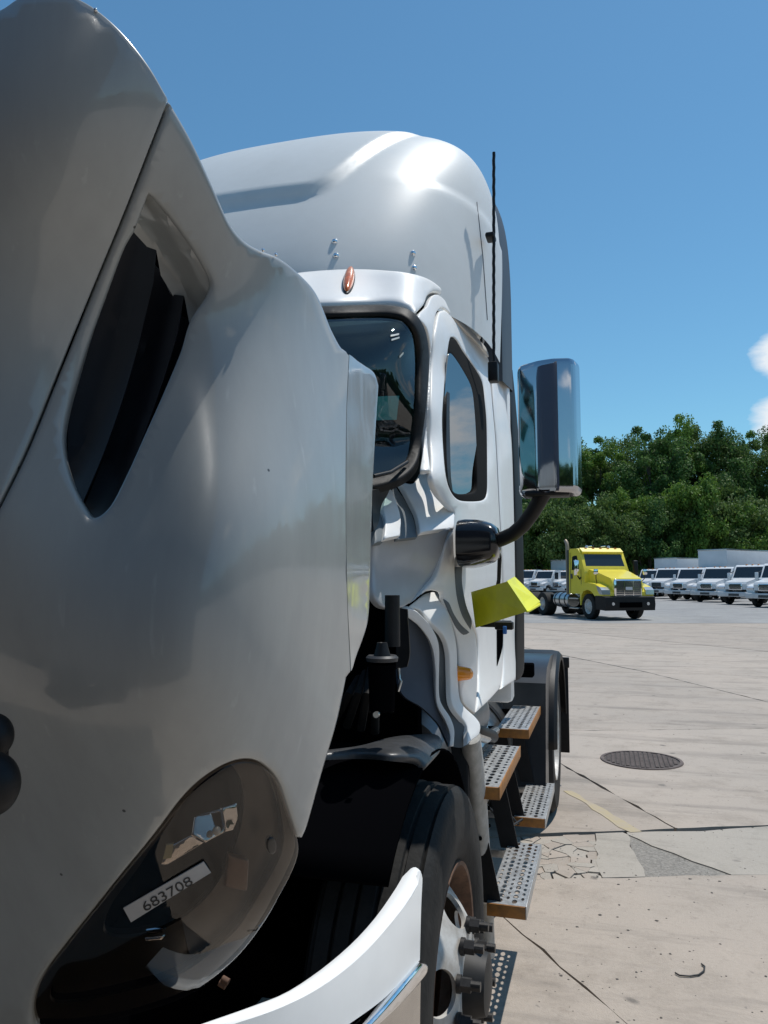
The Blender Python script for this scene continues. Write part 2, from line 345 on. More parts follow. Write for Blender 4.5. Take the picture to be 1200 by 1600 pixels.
# ================================================================== GROUND
def conc_mat(name, c1, c2, c3):
    m = bpy.data.materials.new(name); m.use_nodes = True; t = m.node_tree; b = t.nodes['Principled BSDF']; n = t.nodes.new; l = t.links.new
    g = n('ShaderNodeNewGeometry'); oi = n('ShaderNodeObjectInfo')
    def noise(sc, det, ro=.6):
        x = n('ShaderNodeTexNoise'); x.inputs['Scale'].default_value = sc; x.inputs['Detail'].default_value = det; x.inputs['Roughness'].default_value = ro; l(g.outputs['Position'], x.inputs[0]); return x.outputs[0]
    def rng(src, a, b_, c=0, d=1):
        x = n('ShaderNodeMapRange'); x.inputs[1].default_value = a; x.inputs[2].default_value = b_; x.inputs[3].default_value = c; x.inputs[4].default_value = d; l(src, x.inputs[0]); return x.outputs[0]
    def mix(f, a, b_, mode='MIX'):
        x = n('ShaderNodeMix'); x.data_type = 'RGBA'; x.blend_type = mode
        if hasattr(f, 'is_linked') or hasattr(f, 'links'): l(f, x.inputs[0])
        else: x.inputs[0].default_value = f
        for i, s in ((6, a), (7, b_)):
            if isinstance(s, tuple): x.inputs[i].default_value = (*s, 1)
            else: l(s, x.inputs[i])
        return x.outputs[2]
    base = mix(rng(noise(.45, 6), .38, .62), c1, c2)
    base = mix(rng(noise(2.2, 8, .7), .50, .70, 0, .85), base, c3)
    base = mix(rng(noise(9, 6, .7), .56, .70, 0, .35), base, tuple(c * .55 for c in c3))
    base = mix(rng(noise(60, 5, .7), .35, .7, 0, .28), base, tuple(min(1, c * 1.35) for c in c1))
    v = n('ShaderNodeTexVoronoi'); v.inputs['Scale'].default_value = 3.1; v.inputs['Randomness'].default_value = 1; 
    wv = n('ShaderNodeMix'); wv.data_type = 'RGBA'; wv.inputs[0].default_value = .12; l(g.outputs['Position'], wv.inputs[6])
    nn = n('ShaderNodeTexNoise'); nn.inputs['Scale'].default_value = 7; nn.inputs['Detail'].default_value = 5; l(g.outputs['Position'], nn.inputs[0]); l(nn.outputs['Color'], wv.inputs[7]); l(wv.outputs[2], v.inputs['Vector'])
    base = mix(rng(v.outputs['Distance'], .045, .105, .75, 0), base, (.10, .09, .08))
    v2 = n('ShaderNodeTexVoronoi'); v2.inputs['Scale'].default_value = 14; l(wv.outputs[2], v2.inputs['Vector'])
    base = mix(rng(v2.outputs['Distance'], .05, .11, .5, 0), base, (.12, .11, .10))
    base = mix(rng(v2.outputs['Color'], .985, 1.0, 0, .5), base, (.55, .53, .48))
    mps = n('ShaderNodeMapping'); mps.inputs['Rotation'].default_value = (0, 0, R(25)); mps.inputs['Scale'].default_value = (.35, 2.2, 1); l(g.outputs['Position'], mps.inputs[0])
    sn = n('ShaderNodeTexNoise'); sn.inputs['Scale'].default_value = 1.1; sn.inputs['Detail'].default_value = 9; sn.inputs['Roughness'].default_value = .7; l(mps.outputs[0], sn.inputs[0])
    base = mix(rng(sn.outputs[0], .52, .68, 0, .8), base, tuple(c * .62 for c in c2))
    base = mix(rng(noise(1.3, 10, .75), .60, .72, 0, .55), base, tuple(min(1, c * 1.28) for c in c1))
    hsv = n('ShaderNodeHueSaturation'); l(base, hsv.inputs['Color']); l(rng(oi.outputs['Random'], 0, 1, .93, 1.06), hsv.inputs['Value'])
    l(hsv.outputs[0], b.inputs['Base Color']); b.inputs['Roughness'].default_value = .85
    bp = n('ShaderNodeBump'); bp.inputs['Strength'].default_value = .5; bp.inputs['Distance'].default_value = .006
    ad_ = n('ShaderNodeMath'); ad_.operation = 'ADD'; l(noise(28, 8, .7), ad_.inputs[0]); l(noise(160, 3), ad_.inputs[1]); l(ad_.outputs[0], bp.inputs['Height']); l(bp.outputs[0], b.inputs['Normal'])
    MATS[name] = m; return m
M_conc = conc_mat('concrete', (.385, .325, .27), (.335, .29, .245), (.25, .21, .17))
M_patch = conc_mat('patch_concrete', (.375, .335, .285), (.34, .305, .26), (.26, .235, .195))
M_asph = conc_mat('worn_asphalt', (.29, .285, .275), (.23, .225, .22), (.17, .165, .16))
M_gravel = mat('gravel_fill', (.31, .285, .25), .9, bump=.9, bscale=70, var=.5, vscale=60, detail=6)
M_dirt = mat('joint_dirt', (.09, .08, .066), .95, bump=.5, bscale=50, var=.4, vscale=20)
M_worn_yellow = mat('worn_yellow_line', (.42, .345, .20), .85, var=.5, vscale=9, var2=(.385, .325, .26))
gr = pydata('ground', [(-700, -300, -.05), (700, -300, -.05), (700, 900, -.05), (-700, 900, -.05)], [(0, 1, 2, 3)], M_dirt, smooth=False); gr['kind'] = 'structure'
def line(p, q, off=0):    # half plane to the left of p->q, moved inward
    p, q = Vector(p), Vector(q); d = (q - p).normalized(); n = Vector((-d.y, d.x)); return (n, n.dot(p) + off)
def clip(poly, hp):
    n, c = hp; out = []
    for i, a in enumerate(poly):
        b = poly[(i + 1) % len(poly)]; da, db = n.dot(a) - c, n.dot(b) - c
        if da >= 0: out.append(a)
        if (da >= 0) != (db >= 0): out.append(a + (b - a) * (da / (da - db)))
    return out
def flip(p, q): return q, p
rnd = random.Random(5)
def slab(poly, m, parent, z=0, th=.045, jit=.006, name='concrete_slab'):
    if len(poly) < 3: return
    pts = []
    for i, a in enumerate(poly):
        b = poly[(i + 1) % len(poly)]; d = (b - a).length; k = int(max(1, min(d / .12, 260)))
        for j in range(k):
            p = a.lerp(b, j / k)
            if j and (p - Vector((1.5, 5))).length < 14: p = p + Vector((rnd.gauss(0, jit), rnd.gauss(0, jit)))
            pts.append(p)
    bm = bmesh.new(); t = [bm.verts.new((p.x, p.y, z)) for p in pts]; bt = [bm.verts.new((p.x, p.y, z - th)) for p in pts]
    f = bm.faces.new(t); n = len(t)
    for i in range(n): bm.faces.new((t[i], t[(i + 1) % n], bt[(i + 1) % n], bt[i]))
    bmesh.ops.triangulate(bm, faces=[f])
    bmesh.ops.recalc_face_normals(bm, faces=bm.faces)
    me = bpy.data.meshes.new(name); bm.to_mesh(me); bm.free()
    return link(name, me, m, parent)
L1 = ((.977, 5.027), (2.482, 5.655)); L2 = ((1.384, 4.422), (2.314, 4.745)); L3 = ((1.035, 8.504), (3.148, 9.256)); L4 = ((.669, 13.6), (4.21, 15.0))
L5 = ((1.919, 5.387), (1.072, 7.035)); L6 = ((3.508, 11.203), (2.149, 14.211)); L6b = ((2.149, 14.211), (-.348, 18.423)); L7 = ((4.939, 18.941), (.909, 23.651)); L8 = ((1.538, 3.052), (1.362, 3.301)); LA = ((-10, 26.3), (7.075, 30.9))
big = [Vector(p) for p in ((-60, -30), (60, -30), (60, 60), (-60, 60))]
g1, g2 = .016, .004
def region(hps):
    p = list(big)
    for h in hps: p = clip(p, h)
    return p
def sh(Ln, dx): return ((Ln[0][0] + dx, Ln[0][1]), (Ln[1][0] + dx, Ln[1][1]))
def strip(lo, hi, cuts, m, glo=.004, ghi=.004, cg=.005):
    """slabs between two cross joints, cut by lengthwise joints (each p->q has its left side towards -x)"""
    cuts = sorted(cuts, key=lambda c: c[0][0]); base = ([line(*lo, glo)] if lo else []) + ([line(*flip(*hi), ghi)] if hi else [])
    for i in range(len(cuts) + 1):
        hp = list(base)
        if i > 0: hp.append(line(*flip(*cuts[i - 1]), cg))
        if i < len(cuts): hp.append(line(*cuts[i], cg))
        slab(region(hp), m, gr)
strip(None, L2, [sh(L8, -4), L8, sh(L8, 4.2), sh(L8, 8.4)], M_conc)
strip(L1, L3, [sh(L5, -4.5), L5, sh(L5, 4.6), sh(L5, 9.2)], M_conc, glo=.018, cg=.008)
strip(L3, L4, [sh(L6, -9.5), sh(L6, -4.7), L6, sh(L6, 4.7), sh(L6, 9.4)], M_conc, cg=.012)
strip(L4, LA, [sh(L6b, -9), L6b, sh(L7, 0), sh(L7, 9)], M_conc, cg=.02)
# narrow repaired strip between two joints
st = [line(*L2, .004), line(*flip(*L1), .018)]
def px2(px, py): v = pt(px, py, z=0); return Vector((v.x, v.y))
cA = (tuple(px2(941, 1372)), tuple(px2(930, 1304)))      # right edge of broken corner
cB = (tuple(px2(1006, 1371)), tuple(px2(978, 1304)))
cC = (tuple(px2(1150, 1368)), tuple(px2(985, 1304)))
slab(region(st + [line(*sh(cA, -1.5), .004)]), M_patch, gr)
slab(region(st + [line(*flip(*cA), .003), line(*cB, -.01)]), M_patch, gr, jit=.016)
slab(region(st + [line(*flip(*cC), -.01)]), M_patch, gr, jit=.016)
gv = slab(region(st + [line(*flip(*cB), .003), line(*cC, .003)]), M_gravel, gr, z=-.006, th=.03, name='gravel_patch')
# broken chunks
bro = region(st + [line(*flip(*sh(cA, -1.5)), .003), line(*cA, .003)])
seeds = [px2(rnd.uniform(815, 945), rnd.uniform(1306, 1374)) for _ in range(42)] + [px2(rnd.uniform(780, 860), rnd.uniform(1306, 1374)) for _ in range(8)]
for i, s in enumerate(seeds):
    p = list(bro)
    for j, q in enumerate(seeds):
        if i == j: continue
        n = (s - q).normalized(); p = clip(p, (n, n.dot((s + q) / 2) + (rnd.uniform(.002, .007) if (i * 7 + j * 7) % 5 == 0 else .0008)))
        if len(p) < 3: break
    if len(p) > 2: slab(p, M_patch if rnd.random() < .6 else M_conc, gr, z=-abs(rnd.gauss(0, .004)), th=.04, jit=.003, name='concrete_chunk')
asphalt = slab([Vector(p) for p in ((-300, -51.8 + .2), (-10, 26.45), (7.075, 31.05), (300, 109.9), (300, 420), (-300, 420))], M_asph, None, z=-.004, th=.02, jit=0, name='asphalt_lot'); asphalt['kind'] = 'structure'
yl = [px2(*p) for p in ((1003, 1300), (985, 1301), (880, 1236), (893, 1236))]
yo = slab(yl, M_worn_yellow, gr, z=.003, th=.002, jit=.011, name='yellow_line')
# thin cracks and dark debris crumbs lying on the concrete
def crumb(p, r, m, par):
    bm = bmesh.new(); bmesh.ops.create_icosphere(bm, subdivisions=1, radius=r)
    for v in bm.verts: v.co = Vector((v.co.x * rnd.uniform(.6, 1.5), v.co.y * rnd.uniform(.6, 1.4), max(v.co.z, -.1 * r) * .5)); v.co += Vector((p.x, p.y, 0))
    tmp = bpy.data.meshes.new('t'); bm.to_mesh(tmp); bm.free(); return tmp
bm = bmesh.new()
for i in range(230):
    q = px2(rnd.uniform(830, 1200), 990 + 610 * rnd.random() ** .8) if i < 170 else px2(rnd.uniform(980, 1180), rnd.choice([1300, 1370]) + rnd.gauss(0, 4)) if i < 200 else px2(rnd.gauss(885, 30), rnd.gauss(1340, 24))
    t_ = crumb(q, .0025 + .006 * rnd.random() ** 3, None, None); bm.from_mesh(t_); bpy.data.meshes.remove(t_)
cr = frombm('gravel_crumbs', bm, mat('crumb', (.10, .09, .08), .9, var=.5, vscale=9)); cr['kind'] = 'stuff'
# manhole
mh = empty('manhole_cover', (1.77, 7.33, 0)); tag(mh, 'round rusty cast iron manhole cover with waffle grid set in the concrete', 'manhole cover')
M_iron = mat('cast_iron', (.15, .115, .10), .75, metal=.2, var=.5, vscale=14, bump=.2, bscale=60)
lathe('frame_ring', [(.002, .352), (.010, .347), (.010, .322), (.001, .320)], M_iron, mh, axis='Z', seg=64)
lathe('lid', [(.003, 0), (.003, .316), (.001, .318)], mat('iron_dark', (.075, .06, .052), .8, var=.4, vscale=20), mh, axis='Z', seg=64)
bm = bmesh.new()
for i in range(-8, 9):
    for j in range(-8, 9):
        x, y = i * .04, j * .04
        if math.hypot(x, y) < .293: bmbox(bm, (x - .014, y - .014, .002), (x + .014, y + .014, .011), .002, 1)
bmtmp = frombm('grid_stud', bm, M_iron, mh); bmtmp['kind'] = 'stuff'
# bent wire
wp = [(1055, 1520), (1062, 1524), (1078, 1525), (1092, 1523), (1100, 1517), (1101, 1510), (1096, 1506)]
tag(tube('bent_wire', [pt(*p, z=.006) for p in wp], .0035, M_nut, seg=8), 'thin dark hook of bent wire lying on the concrete', 'wire')

# ================================================================== HERO TRUCK
T = empty('semi_truck', (0, 2.17, 0)); tag(T, 'large white tractor truck in the foreground with its hood tilted open', 'truck')
ORG = Vector((0, 2.17, 0))
def X(x): return dict(x=x)
def Y(y): return dict(y=y)
def Z(z): return dict(z=z)
hood_ctrl = [(545, 555, X(1.165)), (545, 700, X(1.18)), (545, 850, X(1.18)), (547, 1050, X(1.165)), (500, 1180, X(1.15)), (472, 1312, X(1.135)),
    (500, 460, Y(.92)), (440, 405, Y(.80)), (380, 378, Y(.73)), (330, 280, Y(.69)), (265, 155, Y(.64)), (190, 50, Y(.60)), (70, -25, Y(.58)), (0, 15, Y(.58)), (-200, 60, Y(.58)),
    (100, 200, Y(.58)), (0, 200, Y(.56)), (200, 250, Y(.64)), (0, 500, Y(.63)), (120, 500, Y(.68)), (190, 500, Y(.71)), (265, 480, Y(.745)), (300, 520, Y(.75)), (350, 540, Y(.735)), (430, 580, Y(.785)), (490, 620, X(1.165)),
    (-150, 800, Y(.61)), (0, 800, Y(.62)), (100, 800, Y(.665)), (170, 800, Y(.695)), (230, 780, Y(.70)), (300, 790, Y(.685)), (380, 800, Y(.69)), (450, 800, Y(.76)), (500, 800, X(1.175)),
    (0, 1050, Y(.67)), (150, 1050, Y(.67)), (300, 1050, Y(.67)), (400, 1050, Y(.725)), (470, 1050, X(1.165)),
    (0, 1250, Y(.76)), (150, 1250, Y(.73)), (280, 1200, Y(.73)), (400, 1180, Y(.775)), (440, 1230, X(1.135)),
    (0, 1500, Y(.86)), (70, 1500, Y(.845)), (-200, 1500, Y(.86)), (240, 1310, Y(.765)), (150, 1430, Y(.81)), (50, 1600, Y(.90)), (-200, 1100, Y(.67)), (-300, 500, Y(.62)), (-400, 1700, Y(.95)), (-400, -50, Y(.58)), (-400, 900, Y(.62))]
HS = Surf(hood_ctrl, 5.0)
seam = [(265, 156), (240, 220), (195, 335), (145, 455), (92, 580), (42, 700), (0, 785), (-60, 900), (-150, 1060), (-400, 1500)]
hood = empty('hood'); hood.parent = T
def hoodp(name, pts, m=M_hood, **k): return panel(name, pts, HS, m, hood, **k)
top = [(-400, 60, 1), (-200, 75), (-60, 40), (0, 13), (30, -6), (75, -24), (118, -6), (152, 14), (192, 50), (232, 100), (262, 151, 1)]
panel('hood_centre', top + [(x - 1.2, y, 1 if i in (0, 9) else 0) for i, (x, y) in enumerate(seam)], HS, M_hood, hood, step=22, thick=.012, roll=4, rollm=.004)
redge = [(266, 156, 1), (300, 216), (331, 282), (360, 346), (382, 374), (408, 390), (438, 402), (468, 424), (498, 458), (522, 515), (542, 552)]
# inner right limit of the smooth part of the fender is the crease line
crease = [(545, 556, 1), (541, 650), (540, 800), (542, 930), (547, 1050, 1)]
lower = [(530, 1130), (508, 1205), (484, 1290), (474, 1314, 1), (466, 1310, 1), (452, 1266), (438, 1226), (420, 1203), (395, 1190), (362, 1194), (322, 1216), (285, 1250), (240, 1308), (190, 1368), (140, 1430), (100, 1480), (70, 1520), (54, 1555), (48, 1600), (50, 1700, 1), (-400, 1700, 1)]
lseam = [(x + 1.2, y + .5, 1 if i in (0, 9) else 0) for i, (x, y) in enumerate(seam)][::-1]
vent_open = [(212, 362, 1), (233, 306, 1), (262, 340), (300, 392), (327, 440), (322, 462), (300, 492), (291, 512), (280, 548), (250, 618), (222, 680), (196, 738), (170, 788), (148, 806), (135, 795), (112, 748), (100, 690), (107, 636), (135, 548), (165, 470), (195, 392)]
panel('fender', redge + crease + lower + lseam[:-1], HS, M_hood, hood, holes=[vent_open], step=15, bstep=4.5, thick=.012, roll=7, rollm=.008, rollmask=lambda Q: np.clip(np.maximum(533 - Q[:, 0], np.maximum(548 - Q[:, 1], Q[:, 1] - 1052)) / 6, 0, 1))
# stepped flange behind the crease
def dof(S_, x, y): return (x, y, 1 / float(S_.inv([(x, y)])[0]))
def px_x(S_, x, y): return S_.at(x, y).x
FL = Surf([dof(HS, x, y) for x, y in ((545, 556), (541, 600), (541, 650), (540, 720), (540, 800), (541, 860), (542, 930), (547, 1050))] + [(x, y, X(px_x(HS, cx_, y) - dd)) for x, y, cx_, dd in ((592, 602, 542, .016), (587, 680, 541, .016), (585, 750, 540, .016), (581, 900, 541, .016), (570, 990, 545, .012), (566, 650, 541, .012), (565, 750, 540, .012), (562, 850, 541, .012), (562, 930, 542, .012), (560, 1010, 545, .010))])
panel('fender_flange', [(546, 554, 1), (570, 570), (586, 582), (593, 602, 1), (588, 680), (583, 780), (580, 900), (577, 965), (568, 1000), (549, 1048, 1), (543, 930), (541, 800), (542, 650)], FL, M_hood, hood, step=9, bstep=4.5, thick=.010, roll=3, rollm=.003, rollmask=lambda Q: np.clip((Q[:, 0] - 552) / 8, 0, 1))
# the hood goes on across the truck: the middle sheet, then the same side once more on the passenger side
el = [HS.at(-397, y_) for y_ in range(70, 1700, 40)]
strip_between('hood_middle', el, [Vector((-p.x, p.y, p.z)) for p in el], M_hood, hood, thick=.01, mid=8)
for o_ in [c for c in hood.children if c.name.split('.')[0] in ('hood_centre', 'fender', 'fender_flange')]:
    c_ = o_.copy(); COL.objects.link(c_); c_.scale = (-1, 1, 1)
# dark strip put behind the joint to stand for the shadow in the seam
panel('seam_shadow', [(x - 7, y, 1) for x, y in seam] + [(x + 7, y, 1) for x, y in seam[::-1]], HS, M_void, hood, step=20, thick=.004, off=-.016)
# vent: ramp, louvre blades, back
def rampdisp(Q):
    q = np.asarray(Q); # distance past the outer ramp edge towards the opening
    d = (q[:, 1] - 306 - (q[:, 0] - 233) * 1.42) / 60.0
    return .004 + .034 * np.clip(d, 0, 1.2)
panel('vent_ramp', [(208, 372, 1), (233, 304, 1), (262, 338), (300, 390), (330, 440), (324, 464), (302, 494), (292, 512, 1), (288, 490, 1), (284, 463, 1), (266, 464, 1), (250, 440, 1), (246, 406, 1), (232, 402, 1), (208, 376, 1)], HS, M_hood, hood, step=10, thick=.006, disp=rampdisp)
M_louvre = mat('louvre_black', (.014, .016, .022), .5, var=.3, vscale=10, spec=.25)
vent = empty('side_vent'); vent.parent = hood
for k, pl in enumerate(([(198, 366, 1), (222, 392, 1), (247, 404, 1), (238, 450, 1), (150, 690), (118, 770, 1), (96, 740), (94, 680), (102, 620)],
                        [(232, 420, 1), (250, 440, 1), (262, 462, 1), (284, 462, 1), (270, 510, 1), (196, 690), (146, 806, 1), (128, 800), (112, 765, 1), (140, 690)],
                        [(262, 480, 1), (288, 488, 1), (296, 515, 1), (250, 640), (200, 750), (160, 812, 1), (136, 812, 1), (185, 700)])):
    def dl(Q, k=k):
        q = np.asarray(Q); u = (q[:, 0] + (q[:, 1] - 420) * .40 - (215 + 42 * k)) / 42.0; return .034 + .030 * np.clip(1 - u, 0, 1)
    panel('louvre', pl, HS, M_louvre, vent, step=16, thick=.004, disp=dl)
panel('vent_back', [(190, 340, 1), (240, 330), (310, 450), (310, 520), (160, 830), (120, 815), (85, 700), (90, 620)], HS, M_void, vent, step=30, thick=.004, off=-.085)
# headlight
lens_pts = [(396, 1193), (420, 1206), (438, 1228), (452, 1268), (466, 1312), (467, 1338), (456, 1368), (440, 1398), (415, 1442), (378, 1492), (332, 1534), (290, 1560), (235, 1580), (170, 1597), (110, 1604), (58, 1604, 1), (52, 1580), (56, 1552), (72, 1520), (102, 1480), (142, 1430), (192, 1368), (242, 1308), (287, 1251), (324, 1218), (364, 1196)]
lc = [(x, y, 1 / float(HS.inv([(x, y)])[0])) for x, y in ((396, 1193), (452, 1268), (466, 1312), (72, 1520), (102, 1480), (142, 1430), (192, 1368), (242, 1308), (287, 1251), (324, 1218), (52, 1590))]
LS = Surf(lc + [(467, 1340, X(1.12)), (440, 1398, Y(.93)), (378, 1492, Y(.955)), (290, 1560, Y(.96)), (170, 1597, Y(.96)), (300, 1360, Y(.805)), (200, 1480, Y(.845)), (390, 1290, Y(.83)), (350, 1440, Y(.87)), (150, 1540, Y(.88))], .002)
lamp = empty('headlight'); lamp.parent = hood
panel('lens', lens_pts, LS, M_lens, lamp, step=12, bstep=5, thick=.003, roll=5, rollm=.003)
bowl_pts = [(345, 1222), (372, 1216), (392, 1250), (390, 1310), (366, 1372), (322, 1432), (262, 1474), (196, 1492), (150, 1482), (160, 1440), (212, 1372), (262, 1302), (304, 1250)]
inner_pts = [(405, 1204), (430, 1224), (444, 1268), (450, 1316), (444, 1352), (404, 1420), (366, 1472), (284, 1534), (180, 1566), (100, 1580), (74, 1570), (90, 1520), (120, 1482), (158, 1432), (206, 1370), (256, 1308), (299, 1252), (334, 1222), (370, 1204)]
panel('lamp_housing', inner_pts, LS, M_lensback, lamp, holes=[bowl_pts], step=12, thick=.004, off=-.022)
panel('lamp_bezel', lens_pts, LS, M_brown, lamp, holes=[inner_pts], step=8, thick=.004, off=-.010)
panel('lamp_bowl', [(345, 1216), (378, 1208), (400, 1250), (398, 1314), (372, 1380), (326, 1442), (264, 1484), (194, 1502), (138, 1490), (150, 1434), (206, 1366), (256, 1296), (300, 1244)], LS, M_void, lamp, step=14, thick=.004, off=-.042)
def facet(pts, d0, d1, m=M_chrome):     # mirror facet tipped so that its upper edge lies deeper
    ys = [p[1] for p in pts]; f = Surf([(x, y, 1 / float(LS.inv([(x, y)])[0]) + .016 + (d1 + (d0 - d1) * (y - min(ys)) / (max(ys) - min(ys) + 1e-6))) for x, y in [(p[0], p[1]) for p in pts]] , .001)
    panel('reflector', [(p[0], p[1], 1) for p in pts], f, m, lamp, step=6, bstep=4, thick=.003, roll=2, rollm=.002)
facet([(304, 1274), (346, 1262), (352, 1300), (322, 1316), (300, 1304)], -.004, .040)
facet([(347, 1262), (371, 1255), (373, 1278), (365, 1297), (353, 1300)], -.004, .024)
facet([(262, 1326), (299, 1305), (320, 1317), (292, 1334), (262, 1352), (250, 1353)], -.004, .014)
facet([(225, 1464), (258, 1460), (252, 1468), (228, 1470)], 0, .01)
bb = bmesh.new(); bmesh.ops.create_uvsphere(bb, u_segments=16, v_segments=10, radius=.005); bmesh.ops.translate(bb, vec=LS.at(343, 1310, -.012), verts=bb.verts); frombm('bulb', bb, M_lamp_, lamp, 80)
panel('indicator_window', [(258, 1330, 1), (270, 1328, 1), (266, 1350, 1), (252, 1352, 1)], LS, mat('yellowish', (.35, .34, .2), .4), lamp, step=5, thick=.002, off=-.008)
panel('turn_bulb', [(362, 1344, 1), (396, 1352, 1), (392, 1402, 1), (354, 1396, 1)], LS, mat('dull_amber', (.11, .045, .02), .3, coat=.4, var=.3, vscale=40), lamp, step=10, thick=.004, off=-.008, roll=3, rollm=.003)
panel('reflector', [(225, 1464, 1), (258, 1460, 1), (252, 1468, 1), (228, 1470, 1)], LS, M_chrome, lamp, step=6, thick=.002, off=-.008)
panel('lens_boss', [(418, 1312), (426, 1308), (431, 1318), (430, 1330), (422, 1334), (417, 1324)], LS, M_brown, lamp, step=5, bstep=3, thick=.004, off=.002, roll=2, rollm=.002)
stk = panel('label_strip', [(194, 1416, 1), (318, 1344, 1), (329, 1361, 1), (206, 1438, 1)], LS, M_sticker, lamp, step=14, thick=.0012, off=.0026)
def text_on(surf, s, p0, p1, hpx, m, parent, off):       # lettering laid on a sheet, baseline p0 -> p1
    cu = bpy.data.curves.new('t', 'FONT'); cu.body = s; ob = bpy.data.objects.new('t', cu); COL.objects.link(ob)
    bpy.context.view_layer.update(); me = bpy.data.meshes.new_from_object(ob.evaluated_get(bpy.context.evaluated_depsgraph_get())); bpy.data.objects.remove(ob)
    co = np.array([tuple(v.co)[:2] for v in me.vertices]); co -= co.min(0); co /= co.max(0)
    p0, p1 = np.array(p0, float), np.array(p1, float); d = p1 - p0; u = d / np.linalg.norm(d); nrm = np.array([u[1], -u[0]])
    Q = p0 + co[:, :1] * d + co[:, 1:] * nrm * hpx; Wd = surf.world(Q) + surf.normal(Q) * off
    for v, w in zip(me.vertices, Wd): v.co = w
    me.name = 'lettering'; me.materials.clear(); return link('lettering', me, m, parent)
text_on(LS, '683708', (229, 1421), (303, 1378), 15, M_ink, stk, .0032)
# hood mirror arm at the left of the frame
hm = empty('hood_mirror'); hm.parent = hood
bm = bmesh.new(); bmesh.ops.create_uvsphere(bm, u_segments=32, v_segments=20, radius=1)
c = pt(-12, 1225, y=.60); bmesh.ops.scale(bm, vec=(.026, .022, .029), verts=bm.verts); bmesh.ops.translate(bm, vec=c, verts=bm.verts); frombm('mirror_shell', bm, M_black, hm, 80)
bm = bmesh.new(); bmesh.ops.create_uvsphere(bm, u_segments=32, v_segments=20, radius=1)
tube('mirror_stem', [pt(-14, 1225, y=.61), pt(-14, 1185, y=.64), pt(-12, 1150, y=.64)], .016, M_black, hm, 14)
c2 = pt(-12, 1150, y=.63); bmesh.ops.scale(bm, vec=(.021, .018, .022), verts=bm.verts); bmesh.ops.translate(bm, vec=c2, verts=bm.verts); frombm('mirror_foot', bm, M_black, hm, 80)
# chrome beads added along the edges to stand for sun glints
for p in ((150, 17), (410, 391), (430, 398)):
    bm = bmesh.new(); bmesh.ops.create_uvsphere(bm, u_segments=12, v_segments=8, radius=.0022); bmesh.ops.translate(bm, vec=HS.at(*p, .001), verts=bm.verts); frombm('edge_glint', bm, M_chrome, hood, 80)

# ---- bumper
bump = empty('bumper'); bump.parent = T
def proj(v):
    q = Vector(v) - CAM; d = q.dot(CF); return 600 + FPX * q.dot(CR) / d, 800 - FPX * q.dot(CU) / d, d
ZT = .995
topo = [(659, 1368), (652, 1384), (636, 1410), (608, 1446), (572, 1486), (533, 1520), (485, 1552), (425, 1580), (365, 1600), (300, 1622), (200, 1660)]
bc = []
for p_ in [(672, 1350)] + topo:
    w_ = pt(*p_, z=ZT)
    for dz_, out_ in ((0, 0), (-.06, .010), (-.14, .014), (-.24, .012), (-.32, .014), (-.42, .012), (-.6, 0)):
        q_ = Vector((w_.x + out_, w_.y - out_ * (1 if w_.y < 1.35 else .3), ZT + dz_)); bc.append(proj(q_))
BS = Surf(bc, .02)
def fold(name, inner, outer, n, m, par, zup):   # horizontal shelf between two curves, both at the same height
    pass
topi = [(634, 1360), (627, 1374), (612, 1398), (588, 1432), (560, 1464), (530, 1492), (492, 1522), (445, 1552), (395, 1572), (345, 1590), (250, 1622)]
oo = outline([(652, 1358, 1)] + topo, 10, False); front = [tuple(p) for p in oo]
panel('bumper_face', [(657, 1361, 1), (660, 1372), (658, 1420), (656, 1500, 1), (640, 1520), (600, 1560), (560, 1590), (500, 1630), (400, 1690, 1), (200, 1790, 1), (200, 1660, 1), (300, 1622), (365, 1600), (425, 1580), (485, 1552), (533, 1520), (572, 1486), (608, 1446), (636, 1410), (652, 1384)], BS, M_paint, bump, step=12, thick=.006)
# top shelf from the face's upper edge back to the inner edge
nn_ = 26
def resamp(c, n):
    c = outline([(x, y) for x, y in c], 3, False); d = np.r_[0, np.cumsum(np.linalg.norm(np.diff(c, axis=0), axis=1))]; t = np.linspace(0, d[-1], n); return np.c_[np.interp(t, d, c[:, 0]), np.interp(t, d, c[:, 1])]
oA = resamp([(657, 1361)] + topo, nn_); oB = resamp([(642, 1357)] + topi, nn_)
Aw = [pt(*p, z=ZT) for p in oA]; Bw = []
for a, p in zip(Aw, oB): Bw.append(pt(*p, z=ZT + .004))
strip_between('bumper_top', Aw, Bw, M_paint, bump, mid=4, bulge=.005)
CS_ = BS
panel('trim_strip', [(653, 1503, 1), (661, 1506), (661, 1520), (640, 1545), (612, 1575), (585, 1600), (540, 1640, 1), (500, 1670, 1), (500, 1655, 1), (566, 1598), (610, 1552)], CS_, M_chrome, bump, step=7, bstep=4, thick=.008, off=.012, roll=4, rollm=.010)
panel('trim_gap', [(655, 1496, 1), (660, 1498, 1), (660, 1508), (640, 1532), (604, 1566), (566, 1600), (500, 1650, 1), (500, 1628, 1), (560, 1588), (600, 1554), (634, 1520)], CS_, M_void, bump, step=10, thick=.004, off=-.012)
panel('lower_bumper', [(661, 1522, 1), (660, 1560), (658, 1720, 1), (500, 1760, 1), (500, 1670, 1), (540, 1640), (585, 1601), (612, 1576), (640, 1546)], CS_, mat('dull_chrome', (.62, .60, .57), .22, metal=1, var=.2, vscale=8), bump, step=12, thick=.006, off=-.004)

